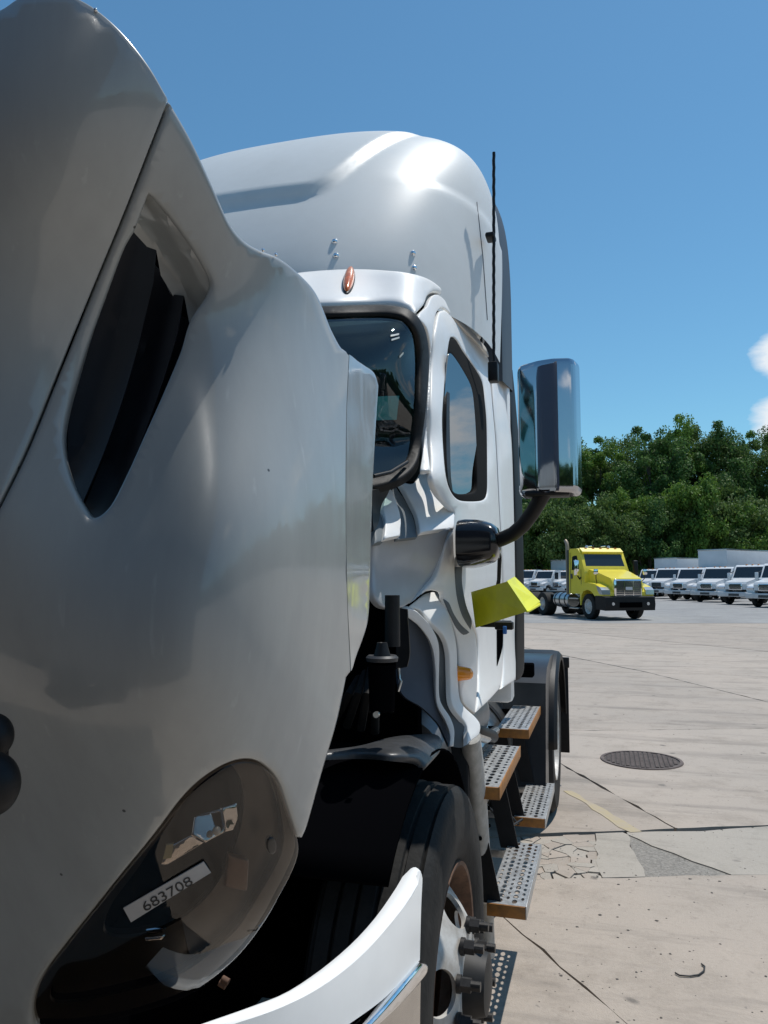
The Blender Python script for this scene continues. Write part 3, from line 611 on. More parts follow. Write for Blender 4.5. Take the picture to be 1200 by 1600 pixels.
# ---- front wheel
def wheel(name, parent, loc, r=.51, w=.28, detail=True, rimr=.29, steer=True, seg=72):
    e = empty(name, loc); e.parent = parent
    x0, x1 = -w / 2, w / 2      # x1 = outer face
    if detail:
        pr = [(x0, r * .6), (x0 - .004, r * .75), (x0, r * .9), (x0 + .02, r * .975)]
        k = 5; gw = (w - .05) / k
        for i in range(k):
            a = x0 + .025 + i * gw; rr = r - .004 * abs(i - 2); pr += [(a + .004, rr - .012), (a + .006, rr), (a + gw - .006, rr), (a + gw - .004, rr - .012)]
        pr += [(x1 - .02, r * .978), (x1 - .006, r * .95), (x1 - .002, r * .93), (x1 + .003, r * .90), (x1 + .002, r * .885), (x1 + .007, r * .86), (x1 + .010, r * .78), (x1 + .008, r * .70), (x1 + .006, r * .69), (x1 + .002, r * .63), (x1 - .012, r * .585), (x1 - .03, r * .57)]
    else: pr = [(x0, r * .6), (x0, r * .93), (x0 + .03, r), (x1 - .03, r), (x1, r * .93), (x1 + .004, r * .78), (x1 - .01, r * .58), (x1 - .03, r * .57)]
    lathe('tyre', pr, M_tyre, e, seg=seg, ang=30)
    rr = r * .575
    lathe('rim', [(x0 + .02, rr * .9), (x1 - .012, rr + .006), (x1 - .002, rr + .004), (x1 - .004, rr * .975), (x1 - .02, rr * .955), (x1 - .06, rr * .93), (x1 - .10, rr * .90)], M_rust if detail else M_rim, e, seg=seg)
    return e
fw = wheel('front_wheel', T, (.945, 2.17, .51)); fwx = .14
# wheel disc: dished outwards, with hand holes
def disc(parent, x_hub, x_edge, r_hub, r_edge, m, nh=5, hole=(.185, .040, .055), seg=120, th=.012):
    prof = lambda rr: x_hub + (x_edge - x_hub) * max(0, (rr - r_hub) / (r_edge - r_hub)) ** 1.35
    ol = np.array([(r_edge * math.cos(a), r_edge * math.sin(a)) for a in np.linspace(0, 2 * math.pi, seg, endpoint=False)])
    hs = []
    for k in range(nh):
        a0 = 2 * math.pi * (k + .28) / nh; cx, cy = hole[0] * math.cos(a0), hole[0] * math.sin(a0)
        hs.append(np.array([(cx + math.cos(a0) * hole[1] * math.cos(t) - math.sin(a0) * hole[2] * math.sin(t), cy + math.sin(a0) * hole[1] * math.cos(t) + math.cos(a0) * hole[2] * math.sin(t)) for t in np.linspace(0, 2 * math.pi, 28, endpoint=False)]))
    G = np.array([(r * math.cos(a), r * math.sin(a)) for r in np.linspace(.01, r_edge - .012, 14) for a in np.linspace(0, 2 * math.pi, max(6, int(r * 300)), endpoint=False)])
    k = np.ones(len(G), bool)
    for h in hs: k &= ~inside(G, h)
    G = G[k]; G = G[edist(G, hs) > .006]
    V2 = [Vector(p) for p in np.vstack([ol] + hs + [G])]; ed = []; s = 0
    for p in [ol] + hs: n = len(p); ed += [(s + i, s + (i + 1) % n) for i in range(n)]; s += n
    r = delaunay_2d_cdt(V2, ed, [], 0, 1e-5); Q = np.array([tuple(v) for v in r[0]]); bm = bmesh.new()
    vs = [bm.verts.new((prof(math.hypot(*q)), q[0], q[1])) for q in Q]
    for f in r[2]:
        c = Q[list(f)].mean(0)[None]
        if any(inside(c, h)[0] for h in hs): continue
        bm.faces.new([vs[i] for i in f])
    bmesh.ops.delete(bm, geom=[v for v in bm.verts if not v.link_faces], context='VERTS')
    bmesh.ops.recalc_face_normals(bm, faces=bm.faces); bmesh.ops.solidify(bm, geom=list(bm.faces), thickness=th)
    return frombm('wheel_disc', bm, m, parent)
disc(fw, .170, .05, .13, .278, M_rim)
for k in range(10):
    a = 2 * math.pi * (k + .35) / 10; cy, cz = .143 * math.cos(a), .143 * math.sin(a)
    bm = bmesh.new()
    for (xa, xb, rr, sg) in ((.165, .176, .022, 16), (.176, .202, .0185, 6), (.202, .226, .012, 12)): bmtube(bm, [(xa, cy, cz), (xb, cy, cz)], rr, sg)
    frombm('lug_nut', bm, M_nut, fw, 30)
lathe('hub_cap', [(.14, .095), (.18, .090), (.205, .080), (.225, .075), (.23, .05), (.232, 0)], mat('hub_dark', (.022, .021, .020), .6, metal=.2, var=.4, vscale=30), fw, seg=40)
lathe('brake_drum', [(-.12, .0), (-.12, .21), (.0, .215), (.01, .20), (.01, 0)], M_rust, fw, seg=48)

# ---- engine bay (all very dark) and splash shield
bay = empty('engine_bay'); bay.parent = T
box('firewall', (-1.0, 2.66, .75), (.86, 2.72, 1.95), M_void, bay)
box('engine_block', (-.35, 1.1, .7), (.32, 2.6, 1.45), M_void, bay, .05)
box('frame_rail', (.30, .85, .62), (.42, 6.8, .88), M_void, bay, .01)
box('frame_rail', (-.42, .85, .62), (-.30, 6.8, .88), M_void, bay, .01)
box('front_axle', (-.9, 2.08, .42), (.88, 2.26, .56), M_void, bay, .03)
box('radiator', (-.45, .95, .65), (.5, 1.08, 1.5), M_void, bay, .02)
ISs = Surf([(520, 1165, Y(2.05)), (600, 1150, Y(2.2)), (690, 1150, Y(2.42)), (675, 1195, Y(2.1)), (640, 1165, Y(2.1)), (600, 1170, Y(2.0)), (560, 1180, Y(1.95))])
def dark(name, pts, ys, m=M_black, thick=.01, **k): return panel(name, pts, Surf([(x, y, Y(v)) for x, y, v in ys]), m, bay, thick=thick, **k)
panel('inner_fender', [(505, 1170, 1), (560, 1163), (600, 1152), (630, 1147), (680, 1145), (692, 1156), (690, 1172), (668, 1198, 1), (655, 1186), (620, 1178), (560, 1174), (505, 1176, 1)], ISs, mat('grey_plastic', (.055, .057, .06), .38, var=.5, vscale=12, bump=.3, bscale=25), bay, step=9, bstep=5, thick=.01, roll=3, rollm=.01)
# wheel arch liner: dark shell over the wheel
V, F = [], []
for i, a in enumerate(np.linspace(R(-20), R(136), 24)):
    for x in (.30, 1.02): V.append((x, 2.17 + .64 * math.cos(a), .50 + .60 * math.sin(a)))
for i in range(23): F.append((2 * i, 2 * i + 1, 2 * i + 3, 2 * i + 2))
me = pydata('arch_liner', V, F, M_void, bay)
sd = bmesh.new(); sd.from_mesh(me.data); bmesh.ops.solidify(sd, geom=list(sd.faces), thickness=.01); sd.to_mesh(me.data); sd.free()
# reservoir with cap, snorkel tube, small bits
res = empty('fluid_reservoir'); res.parent = bay
c = pt(597, 1040, y=2.02); zt = pt(597, 1004, y=2.02).z; zb = pt(597, 1110, y=2.02).z; zc = pt(597, 1026, y=2.02).z
lathe('neck', [(zc, .024), (zt - .01, .016), (zt, .014), (zt, .007), (zt - .006, .0)], M_black, res, axis='Z', loc=(c.x, c.y, 0), seg=28)
lathe('collar', [(zc - .014, .030), (zc - .012, .042), (zc - .002, .044), (zc + .004, .038), (zc + .002, .02)], mat('grey_cap', (.04, .04, .042), .5), res, axis='Z', loc=(c.x, c.y, 0), seg=36)
lathe('tank', [(zb, 0), (zb, .034), (zc - .02, .038), (zc - .018, 0)], M_void, res, axis='Z', loc=(c.x, c.y, 0), seg=36)
a0, b0 = pt(613, 930, y=2.1), pt(617, 1010, y=2.1)
lathe('snorkel_tube', [(b0.z, 0), (b0.z, .022), (a0.z, .021), (a0.z, .017), (a0.z - .01, 0)], M_black, bay, axis='Z', loc=(a0.x, a0.y, 0), seg=28)
dark('bracket', [(622, 950, 1), (636, 952, 1), (640, 1020), (636, 1042, 1), (618, 1046, 1)], [(622, 950, 2.2), (636, 952, 2.2), (640, 1020, 2.2), (618, 1046, 2.2)])
tube('clamp', [pt(623, 1044, y=2.05), pt(624, 1060, y=2.05), pt(627, 1064, y=2.05), pt(622, 1080, y=2.05)], .004, M_alu, bay, 8)
lathe('bolt', [(-.01, 0), (-.01, .008), (.0, .008), (.002, 0)], M_alu, bay, axis='Y', loc=pt(589, 1116, y=1.95), seg=12)
for p in ((352, 1532), (348, 1538)):
    tube('copper_fitting', [pt(p[0] - 5, p[1] - 3, y=1.25), pt(p[0] + 5, p[1] + 3, y=1.25)], .006, M_rust, bay, 8)
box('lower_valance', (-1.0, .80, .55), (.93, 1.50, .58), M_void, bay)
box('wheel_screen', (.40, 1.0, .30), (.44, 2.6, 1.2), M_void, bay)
# hose bundle seen beside the hood edge
for k in range(4):
    tube('hose', [pt(520 + 22 * k, 1130 + 5 * k, y=2.2), pt(545 + 14 * k, 1085, y=2.15), pt(560 + 10 * k, 1060 - 8 * k, y=2.3), pt(575 + 12 * k, 1110, y=2.45)], .012, M_rubber, bay, 10)

# ---- cab skin
cab = empty('cab'); cab.parent = T
CSK = Surf([(700, 560, X(.93)), (700, 700, X(.985)), (705, 780, X(1.0)), (712, 880, X(1.012)), (740, 1100, X(1.055)), (768, 600, X(.975)), (762, 700, X(1.0)), (778, 760, X(1.02)), (785, 800, X(1.03)), (787, 1060, X(1.035)), (803, 700, X(1.03)), (806, 900, X(1.04)), (800, 1060, X(1.04)),
    (700, 465, X(.865)), (740, 505, X(.90)), (762, 540, X(.93)), (795, 572, X(.98)), (680, 640, X(.955)), (676, 560, X(.925)), (672, 735, X(.985)),
    (660, 500, Y(2.50)), (655, 600, Y(2.44)), (648, 720, Y(2.36)), (600, 480, Y(2.42)), (520, 480, Y(2.33)), (583, 760, Y(2.14)), (600, 420, Y(2.72)), (480, 420, Y(2.64)), (660, 436, Y(2.76)), (600, 455, Y(2.56)), (480, 452, Y(2.47)), (400, 480, Y(2.22)), (400, 760, Y(1.9)), (500, 760, Y(2.03)), (250, 600, Y(1.95)), (250, 430, Y(2.37))], .004)
def cabp(name, pts, m=M_paint, parent=cab, surf=CSK, **k):
    k.setdefault('thick', .012); k.setdefault('step', 10); k.setdefault('bstep', 5); k.setdefault('roll', 2.5); k.setdefault('rollm', .006); return panel(name, pts, surf, m, parent, **k)
cabp('cab_roof', [(250, 450, 1), (330, 438), (440, 426), (480, 421), (520, 418), (560, 417), (600, 419), (638, 423), (672, 434), (700, 456), (735, 491), (768, 530), (795, 562, 1), (792, 572, 1), (763, 541), (727, 500), (703, 470), (684, 456), (671, 461), (665, 475), (650, 490, 1), (642, 478), (620, 471), (580, 469), (510, 471), (250, 490, 1)], roll=5, rollm=.02)
ws_o = [(250, 498, 1), (420, 480), (510, 478), (575, 476), (610, 477), (640, 484), (657, 500), (667, 524), (671, 560), (668, 620), (662, 670), (655, 712), (645, 732), (630, 746), (610, 755), (580, 762), (500, 770), (250, 790, 1)]
ws_i = [(262, 512, 1), (420, 494), (510, 491), (575, 489), (608, 490), (630, 495), (643, 507), (652, 526), (656, 560), (654, 620), (648, 668), (641, 702), (632, 720), (618, 733), (600, 741), (570, 747), (500, 754), (262, 772, 1)]
cabp('windshield_gasket', ws_o, M_rubber, holes=[ws_i], off=.004, roll=3, rollm=.010, thick=.02, step=7)
cabp('windshield', [(x, y, *r) for x, y, *r in ws_i], M_wind, off=-.010, thick=.004, roll=0, step=14)
cabp('pillar', [(654, 494), (668, 478), (674, 465), (684, 460), (700, 473), (725, 503), (760, 543), (765, 557, 1), (760, 550), (725, 514), (700, 485), (690, 480), (681, 492), (675, 545), (671, 600), (668, 680), (672, 728), (674, 735, 1), (656, 734, 1), (663, 690), (670, 640), (674, 560), (668, 515)], roll=1.5, rollm=.004, step=6, bstep=4)
cabp('roof_rail', [(676, 470, 1), (684, 459), (700, 463), (727, 493), (762, 532), (795, 568, 1), (780, 600, 1), (766, 580), (762, 556), (727, 518), (700, 487), (690, 484, 1)], off=-.012, roll=0, thick=.004)
dwin = [(705, 527), (714, 531), (725, 549), (744, 576), (755, 597), (759, 625), (762, 662), (763, 737), (762, 772), (754, 782), (725, 783), (712, 777), (702, 760), (696, 730), (692, 662), (695, 606), (700, 552)]
door = cabp('door', [(684, 500), (688, 486), (695, 484), (705, 493), (727, 520), (758, 554), (765, 580), (771, 640), (776, 700), (780, 780), (784, 860), (786, 940), (786, 1040), (783, 1074, 1), (766, 1093), (746, 1112, 1), (749, 1060), (747, 1000), (738, 973), (722, 940), (712, 900), (710, 850), (710, 800, 1), (700, 790), (684, 772), (676, 750), (673, 700), (674, 640), (677, 560)], holes=[dwin], roll=2)
win = empty('door_window'); win.parent = cab
gin = [(703, 552), (710, 556), (725, 579), (738, 606), (743, 644), (746, 700), (747, 758), (742, 770), (718, 772), (708, 766), (702, 748), (697, 715), (695, 660), (697, 606)]
cabp('window_seal', dwin, mat('seal_black', (.006, .006, .006), .85, spec=.1), win, holes=[gin], off=-.003, roll=2, rollm=.003, thick=.02, step=6, bstep=4)
def on_plane(px, py, p0, n): d = ray(px, py); n = Vector(n); return n.dot(Vector(p0) - CAM) / n.dot(d)
g0 = CSK.at(724, 660, -.012); gn = (.992, -.085, .055)
WG = Surf([(x, y, on_plane(x, y, g0, gn)) for x, y in ((690, 540), (750, 540), (690, 780), (750, 780), (725, 660))])
cabp('pane', gin, M_side, win, surf=WG, off=-.004, thick=.004, roll=0, step=9)
cabp('pane_divider', [(702, 560, 1), (706, 560, 1), (706, 660), (708, 740), (711, 768, 1), (705, 764, 1), (701, 700)], M_black, win, off=-.008, thick=.012, step=6, roll=0)
cabp('rear_panel', [(768, 560, 1), (780, 568), (790, 574, 1), (796, 620), (801, 700), (804, 800), (806, 900), (807, 1000), (807, 1062, 1), (785, 1076, 1), (788, 1040), (788, 940), (786, 860), (782, 780), (778, 700), (773, 640)])
EX = Surf([(788, 570, Y(4.2)), (803, 580, Y(4.35)), (806, 900, Y(4.2)), (820, 900, Y(4.35)), (820, 1050, Y(4.35)), (808, 1060, Y(4.2)), (812, 700, Y(4.35)), (801, 700, Y(4.2))])
cabp('side_extender', [(784, 566, 1), (802, 578, 1), (808, 640), (814, 720), (818, 820), (820, 930), (820, 1045), (814, 1060), (806, 1064, 1), (807, 960), (805, 800), (801, 690), (795, 610)], M_black, surf=EX, thick=.02)
# cab interior behind the glass
ci = mat('cab_dark', (.07, .09, .088), .8, var=.6, vscale=3)
box('cab_interior', (-1.0, 2.98, 1.0), (.88, 4.15, 2.62), ci, cab, .03)
box('cab_back', (-1.02, 4.12, .95), (1.02, 4.22, 2.75), M_paint, cab, .03)
box('cab_side', (-1.04, 2.6, .95), (-.98, 4.12, 2.68), M_paint, cab, .01)
box('dashboard', (-.9, 2.5, 1.55), (.84, 2.95, 1.80), ci, cab, .04)
box('seat', (.25, 2.78, 1.5), (.72, 2.95, 2.35), mat('seat_cloth', (.02, .023, .026), .9), cab, .08, 3)
tube('steering_wheel', [Vector((.5, 2.62, 1.93)) + Vector((.2 * math.cos(a), .09 * math.sin(a), .17 * math.sin(a))) for a in np.linspace(0, 2 * math.pi, 28)], .014, M_black, cab, 8)
plate('roof_deck', [(-.9, 2.85, 2.66), (.80, 2.90, 2.66), (.92, 4.15, 2.70), (-1.0, 4.15, 2.74)], .03, M_paint, cab)
cabp('paper_notice', [(590, 623, 1), (631, 618, 1), (625, 658, 1), (588, 659, 1)], M_blue, off=-.018, thick=.001, roll=0)
for k, (a, b) in enumerate((((612, 520), (626, 518)), ((614, 527), (627, 524)), ((628, 556), (634, 550)))):
    cabp('sticker', [(a[0], a[1], 1), (b[0], b[1], 1), (b[0], b[1] + 3, 1), (a[0], a[1] + 3, 1)], mat('pale_sticker', (.5, .55, .52), .6), off=-.008, thick=.001, roll=0)
tube('wiper', [pt(584, 744, y=2.1), pt(610, 738, y=2.17), pt(636, 722, y=2.30)], .006, M_black, cab, 8)
panel('cowl_trim', [(583, 766, 1), (612, 757), (614, 752), (606, 772), (596, 790), (592, 815), (584, 830, 1), (581, 790)], Surf([(583, 766, Y(2.12)), (612, 757, Y(2.26)), (596, 790, Y(2.2)), (584, 830, Y(2.1))]), M_black, cab, step=7, bstep=4, thick=.02)
# marker lamps
def ell_lamp(name, c, ax, ay, az, n, m, par, base=None):
    n = Vector(n).normalized(); u = Vector(ax); v = n.cross(u).normalized() * ay; bm = bmesh.new(); bmesh.ops.create_uvsphere(bm, u_segments=24, v_segments=14, radius=1)
    for q in bm.verts: q.co = Vector(c) + u * q.co.x + v * q.co.y + n * az * q.co.z
    return frombm(name, bm, m, par, 80)
rn = CSK.normal([(545, 440)])[0]; rc = CSK.at(545, 440, .004); up_ = (CSK.at(548, 424, .004) - CSK.at(542, 456, .004)); up_ = up_ * .58
ml = empty('roof_marker_lamp'); ml.parent = cab
ell_lamp('lamp_base', rc, up_ * 1.1, .022, .012, rn, M_black, ml); ell_lamp('lamp_lens', rc + Vector(rn) * .006, up_, .019, .022, rn, M_red, ml)

# ---- sculpted body below the windshield and behind the wheel arch
U = Surf([(606, 760, Y(2.38)), (645, 757, Y(2.58)), (684, 774, Y(2.68)), (700, 790, Y(2.66)), (708, 826, Y(2.53)), (590, 820, Y(2.16)), (650, 830, Y(2.34)), (620, 800, Y(2.31)), (675, 795, Y(2.57))], .3)
cabp('cowl_side', [(621, 752, 1), (645, 756), (660, 735, 1), (674, 740), (684, 774), (700, 792), (709, 802), (709, 826, 1), (680, 829), (656, 833, 1), (650, 805), (640, 784), (628, 762)], surf=U, roll=1.6, rollm=.004, off=.004)
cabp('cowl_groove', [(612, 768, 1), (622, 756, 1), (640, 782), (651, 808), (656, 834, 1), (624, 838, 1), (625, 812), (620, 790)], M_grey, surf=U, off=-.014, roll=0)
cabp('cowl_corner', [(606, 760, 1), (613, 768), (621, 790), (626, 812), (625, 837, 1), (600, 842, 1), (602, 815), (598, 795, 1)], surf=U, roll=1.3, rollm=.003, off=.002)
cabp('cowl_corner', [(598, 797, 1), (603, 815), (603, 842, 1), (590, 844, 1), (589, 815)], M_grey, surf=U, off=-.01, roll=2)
BW = Surf([(586, 846, Y(2.14)), (586, 930, Y(2.12)), (640, 834, Y(2.34)), (704, 826, Y(2.51)), (690, 870, Y(2.48)), (640, 880, Y(2.43)), (610, 880, Y(2.30)), (660, 925, Y(2.43)), (636, 946, Y(2.37)), (605, 945, Y(2.22)), (605, 848, Y(2.22)), (670, 850, Y(2.46))], .4)
cabp('bowl_panel', [(585, 856), (588, 846), (600, 841), (640, 833), (706, 825, 1), (697, 845), (690, 872), (680, 900), (662, 922), (640, 943), (625, 950), (603, 950), (590, 940), (584, 922)], mat('shaded_cowl_paint', (.46, .48, .50), .3, coat=.3, var=.12), surf=BW, roll=3.5, rollm=.007, thick=.014, step=8)  # white paint in shade, with the shade put into this greyer colour
SP = Surf([(706, 826, Y(2.53)), (690, 870, Y(2.49)), (664, 925, Y(2.43)), (640, 945, Y(2.37)), (712, 880, Y(2.58)), (700, 930, Y(2.56)), (736, 975, X(1.06)), (745, 1050, X(1.06)), (742, 1112, X(1.06)), (718, 1000, Y(2.60)), (720, 1080, Y(2.60)), (702, 960, Y(2.55)), (712, 1040, Y(2.58))], .4)
cabp('side_panel', [(709, 827, 1), (711, 880), (713, 905), (723, 942), (737, 974), (745, 1000), (747, 1060), (743, 1116, 1), (724, 1096), (718, 1060), (716, 1010), (706, 970), (693, 935), (690, 925), (668, 924), (642, 943, 1), (663, 922), (681, 901), (691, 873), (698, 846)], surf=SP, roll=2, rollm=.006)
F4 = Surf([(640, 945, Y(2.40)), (668, 925, Y(2.53)), (692, 932, Y(2.57)), (705, 968, Y(2.52)), (714, 1010, Y(2.56)), (705, 1100, Y(2.51)), (731, 1162, Y(2.50)), (749, 1140, X(1.085)), (718, 1060, Y(2.58)), (742, 1122, Y(2.60)), (690, 985, Y(2.46)), (704, 1040, Y(2.50))], .15)
cabp('flare_outer', [(636, 950, 1), (648, 940), (668, 926), (690, 927), (698, 948), (707, 975), (714, 1010), (716, 1060), (721, 1097), (743, 1120), (751, 1132), (749, 1147), (738, 1156), (731, 1163, 1), (731, 1140), (727, 1129), (707, 1101), (704, 1060), (702, 1020), (693, 993), (671, 969), (657, 953), (645, 950)], surf=F4, roll=1.6, rollm=.004, thick=.015, step=7)
F3 = Surf([(640, 952, Y(2.42)), (680, 985, Y(2.50)), (697, 1040, Y(2.53)), (697, 1100, Y(2.54)), (720, 1150, Y(2.54)), (710, 1040, Y(2.54)), (655, 960, Y(2.45))])
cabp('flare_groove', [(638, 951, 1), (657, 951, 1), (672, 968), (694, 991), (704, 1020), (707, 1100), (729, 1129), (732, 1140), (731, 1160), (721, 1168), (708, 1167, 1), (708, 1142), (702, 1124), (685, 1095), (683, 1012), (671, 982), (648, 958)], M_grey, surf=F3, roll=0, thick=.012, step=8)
F2 = Surf([(632, 952, Y(2.36)), (672, 985, Y(2.43)), (685, 1050, Y(2.47)), (690, 1100, Y(2.48)), (706, 1150, Y(2.48)), (678, 1040, Y(2.46))])
cabp('flare_ridge', [(631, 951, 1), (641, 951, 1), (653, 957), (674, 980), (686, 1010), (687, 1090), (704, 1122), (710, 1141), (709, 1166, 1), (702, 1167, 1), (703, 1148), (696, 1127), (682, 1098), (680, 1045), (674, 1008), (656, 980), (634, 962)], surf=F2, roll=1.2, rollm=.003, thick=.02, step=5, bstep=4)
F1 = Surf([(632, 955, Y(2.40)), (640, 1060, Y(2.42)), (680, 1050, Y(2.50)), (690, 1120, Y(2.50)), (650, 1100, Y(2.42))])
cabp('flare_inner', [(626, 950, 1), (640, 958), (660, 978), (676, 1006), (682, 1045), (684, 1097), (698, 1128), (705, 1150), (702, 1167, 1), (692, 1145), (684, 1130), (660, 1106), (626, 1080), (622, 1020)], mat('shaded_wall', (.085, .10, .125), .5, spec=.2, var=.2), surf=F1, roll=0, thick=.01, step=9)  # shaded inner wall: the shade is put into its dark blue-grey colour
cabp('flare_reflection', [(693, 936, 1), (701, 942), (708, 958), (719, 975), (733, 988, 1), (724, 992), (712, 980), (703, 960)], M_grey, surf=SP, off=.003, roll=1, rollm=.002, thick=.004, step=6)  # this strip and the next are dark reflections laid on as grey
cabp('flare_reflection', [(712, 886, 1), (722, 886, 1), (722, 912), (728, 945), (737, 970), (735, 984, 1), (722, 962), (714, 935), (711, 905)], M_grey, surf=SP, off=.002, roll=1, rollm=.002, thick=.004, step=6)
sm = empty('side_marker_lamp'); sm.parent = cab
mc = SP.at(712, 1052); 
lathe('lamp_base', [(-.01, 0), (-.01, .030), (.004, .030), (.006, 0)], M_black, sm, axis='X', loc=mc, seg=24)
lathe('lamp_lens', [(.004, .027), (.012, .026), (.040, .021), (.052, .018), (.058, .010), (.060, 0)], M_amber, sm, axis='X', loc=mc, seg=24)

# ---- mirror
mir = empty('side_mirror'); mir.parent = cab
secs = [(711, 808, 886, 2.42, 2.78), (720, 807, 887, 2.42, 2.76), (735, 808, 885, 2.42, 2.72), (750, 810, 881, 2.42, 2.68), (763, 815, 877, 2.42, 2.62), (772, 822, 870, 2.42, 2.56), (777, 831, 861, 2.43, 2.52), (779, 838, 855, 2.44, 2.49)]
V, F = [], []
for px_, ya, yb_, y0_, y1_ in secs:
    a_, b_ = pt(px_, ya, y=y0_), pt(px_, yb_, y=y0_); xx = a_.x; zc_, hz = (a_.z + b_.z) / 2, (a_.z - b_.z) / 2
    for k in range(28):
        t_ = 2 * math.pi * k / 28; e_ = .55; V.append((xx, (y0_ + y1_) / 2 + (y1_ - y0_) / 2 * math.copysign(abs(math.cos(t_)) ** e_, math.cos(t_)), zc_ + hz * math.copysign(abs(math.sin(t_)) ** e_, math.sin(t_))))
for i in range(len(secs) - 1):
    for k in range(28): F.append((i * 28 + k, i * 28 + (k + 1) % 28, (i + 1) * 28 + (k + 1) % 28, (i + 1) * 28 + k))
F.append(tuple(range(28))); F.append(tuple((len(secs) - 1) * 28 + k for k in range(28)))
bm = bmesh.new(); vs = [bm.verts.new(v) for v in V]
for f in F: bm.faces.new([vs[i] for i in f])
frombm('mirror_base', bm, M_blackgloss, mir, 50)
arm = [(768, 848), (785, 842), (802, 834), (818, 820), (832, 801), (843, 782), (852, 764)]
tube('mirror_arm', [pt(*p, y=2.47 - .02 * i) for i, p in enumerate(arm)], [.024, .023, .023, .023, .023, .024, .026], M_black, mir, 16)
# head: rounded shell, faceted in plan, chrome
P0, P1 = pt(803, 566, y=2.33), pt(904, 768, y=2.33); cx, cz = (P0.x + P1.x) / 2, (P0.z + P1.z) / 2; hw, hh = abs(P1.x - P0.x) / 2 + .002, abs(P0.z - P1.z) / 2
plan = [(-1, .5), (-1, .2), (-.97, .02), (-.86, -.10), (-.28, -.37), (-.18, -.40), (-.05, -.42), (.20, -.43), (.40, -.42), (.48, -.40), (.90, -.20), (.98, -.08), (1.0, .05), (1, .5)]
oc = outline([(a * 100, b * 100) for a, b in plan], 6, False) / 100
V, F = [], []; zs = [(-1, .86), (-.985, .925), (-.95, .97), (-.90, .995), (-.5, 1), (0, 1), (.5, 1), (.90, .995), (.95, .97), (.985, .925), (1, .86)]
Mrot = Matrix.Rotation(R(-14), 3, 'Z')
for z, k in zs:
    for a, b in oc:
        p = Mrot @ Vector((a * k * hw, (b * k) * hw * .9, 0)); V.append((cx + p.x, 2.36 + p.y, cz + z * hh - (.010 * (b + .4) if z < -.8 else 0)))
n = len(oc)
for i in range(len(zs) - 1):
    for j in range(n): F.append((i * n + j, i * n + (j + 1) % n, (i + 1) * n + (j + 1) % n, (i + 1) * n + j))
F.append(tuple(range(n))[::-1]); F.append(tuple((len(zs) - 1) * n + j for j in range(n)))
mh_ = pydata('mirror_shell', V, F, mat('mirror_chrome', (.50, .51, .54), .07, metal=1, bump=.02, bscale=14), mir, ang=9)
box('mirror_cap', (cx - hw * .72, 2.33, cz - hh - .010), (cx + hw * .72, 2.41, cz - hh + .008), M_black, mir, .008)
for s in ((782, 862, 778, 905), (779, 866, 772, 905)):
    tube('cable', [pt(s[0] - 4, s[1] - 10, y=2.6), pt(s[0], s[1] + 8, y=2.9), pt(s[0] - 1, s[1] + 40, y=2.9), pt(s[2], s[3] + 30, y=2.95)], .004, M_black, mir, 8)
# antenna
an = empty('antenna'); an.parent = cab
ap = [pt(771.5, y_, y=3.45) for y_ in range(238, 580, 6)]
ap = [p + Vector((.0010 * math.sin(i * 1.9), .0010 * math.cos(i * 1.9), 0)) for i, p in enumerate(ap)]
tube('whip', ap, .0075, M_black, an, 8)
q = pt(771, 582, y=3.45); box('antenna_mount', (q.x - .022, q.y - .03, q.z - .045), (q.x + .022, q.y + .03, q.z + .045), M_black, an, .006)
q = pt(767, 368, y=3.45); box('clip', (q.x - .025, q.y - .02, q.z - .012), (q.x + .018, q.y + .06, q.z + .012), M_black, an, .008)
box('door_latch', tuple(pt(762, 975, y=2.9) - Vector((.03, 0, .012))), tuple(pt(790, 975, y=2.9) + Vector((.02, .03, .012))), M_black, cab, .004)
panel('door_handle', [(776, 975, 1), (785, 972, 1), (784, 1010), (776, 1040, 1)], CSK, M_void, cab, step=6, bstep=4, thick=.006, off=.004)

# ---- roof fairing: horizontal slices
NS, NA = 64, 110
yb = 3.92; V, F = [], []
def sstep(x): x = min(1, max(0, x)); return x * x * (3 - 2 * x)
zb0, hF = 2.72, 1.225
pf = []
for i in range(NS + 1):
    u = i / NS; th = u * math.pi / 2; s = math.sin(th) ** .75 if u > 0 else 0; s = min(s, 1)
    Wd = (.99 + .055 * s) * max(0, 1 - s ** 4.6) ** (1 / 4.6); yf = 2.68 + .80 * s ** 1.4 + .24 * s ** 6
    if s >= 1: Wd = 0.0001; 
    row = []
    for j in range(NA + 1):
        a = -math.pi / 2 + math.pi * j / NA; e = 2 / 2.7
        xx = Wd * math.copysign(abs(math.sin(a)) ** e, math.sin(a)); yy = yb - (yb - yf) * abs(math.cos(a)) ** e; zz = zb0 + hF * s
        row.append((xx, yy, zz))
    pf.append(row)
P3 = np.array(pf)
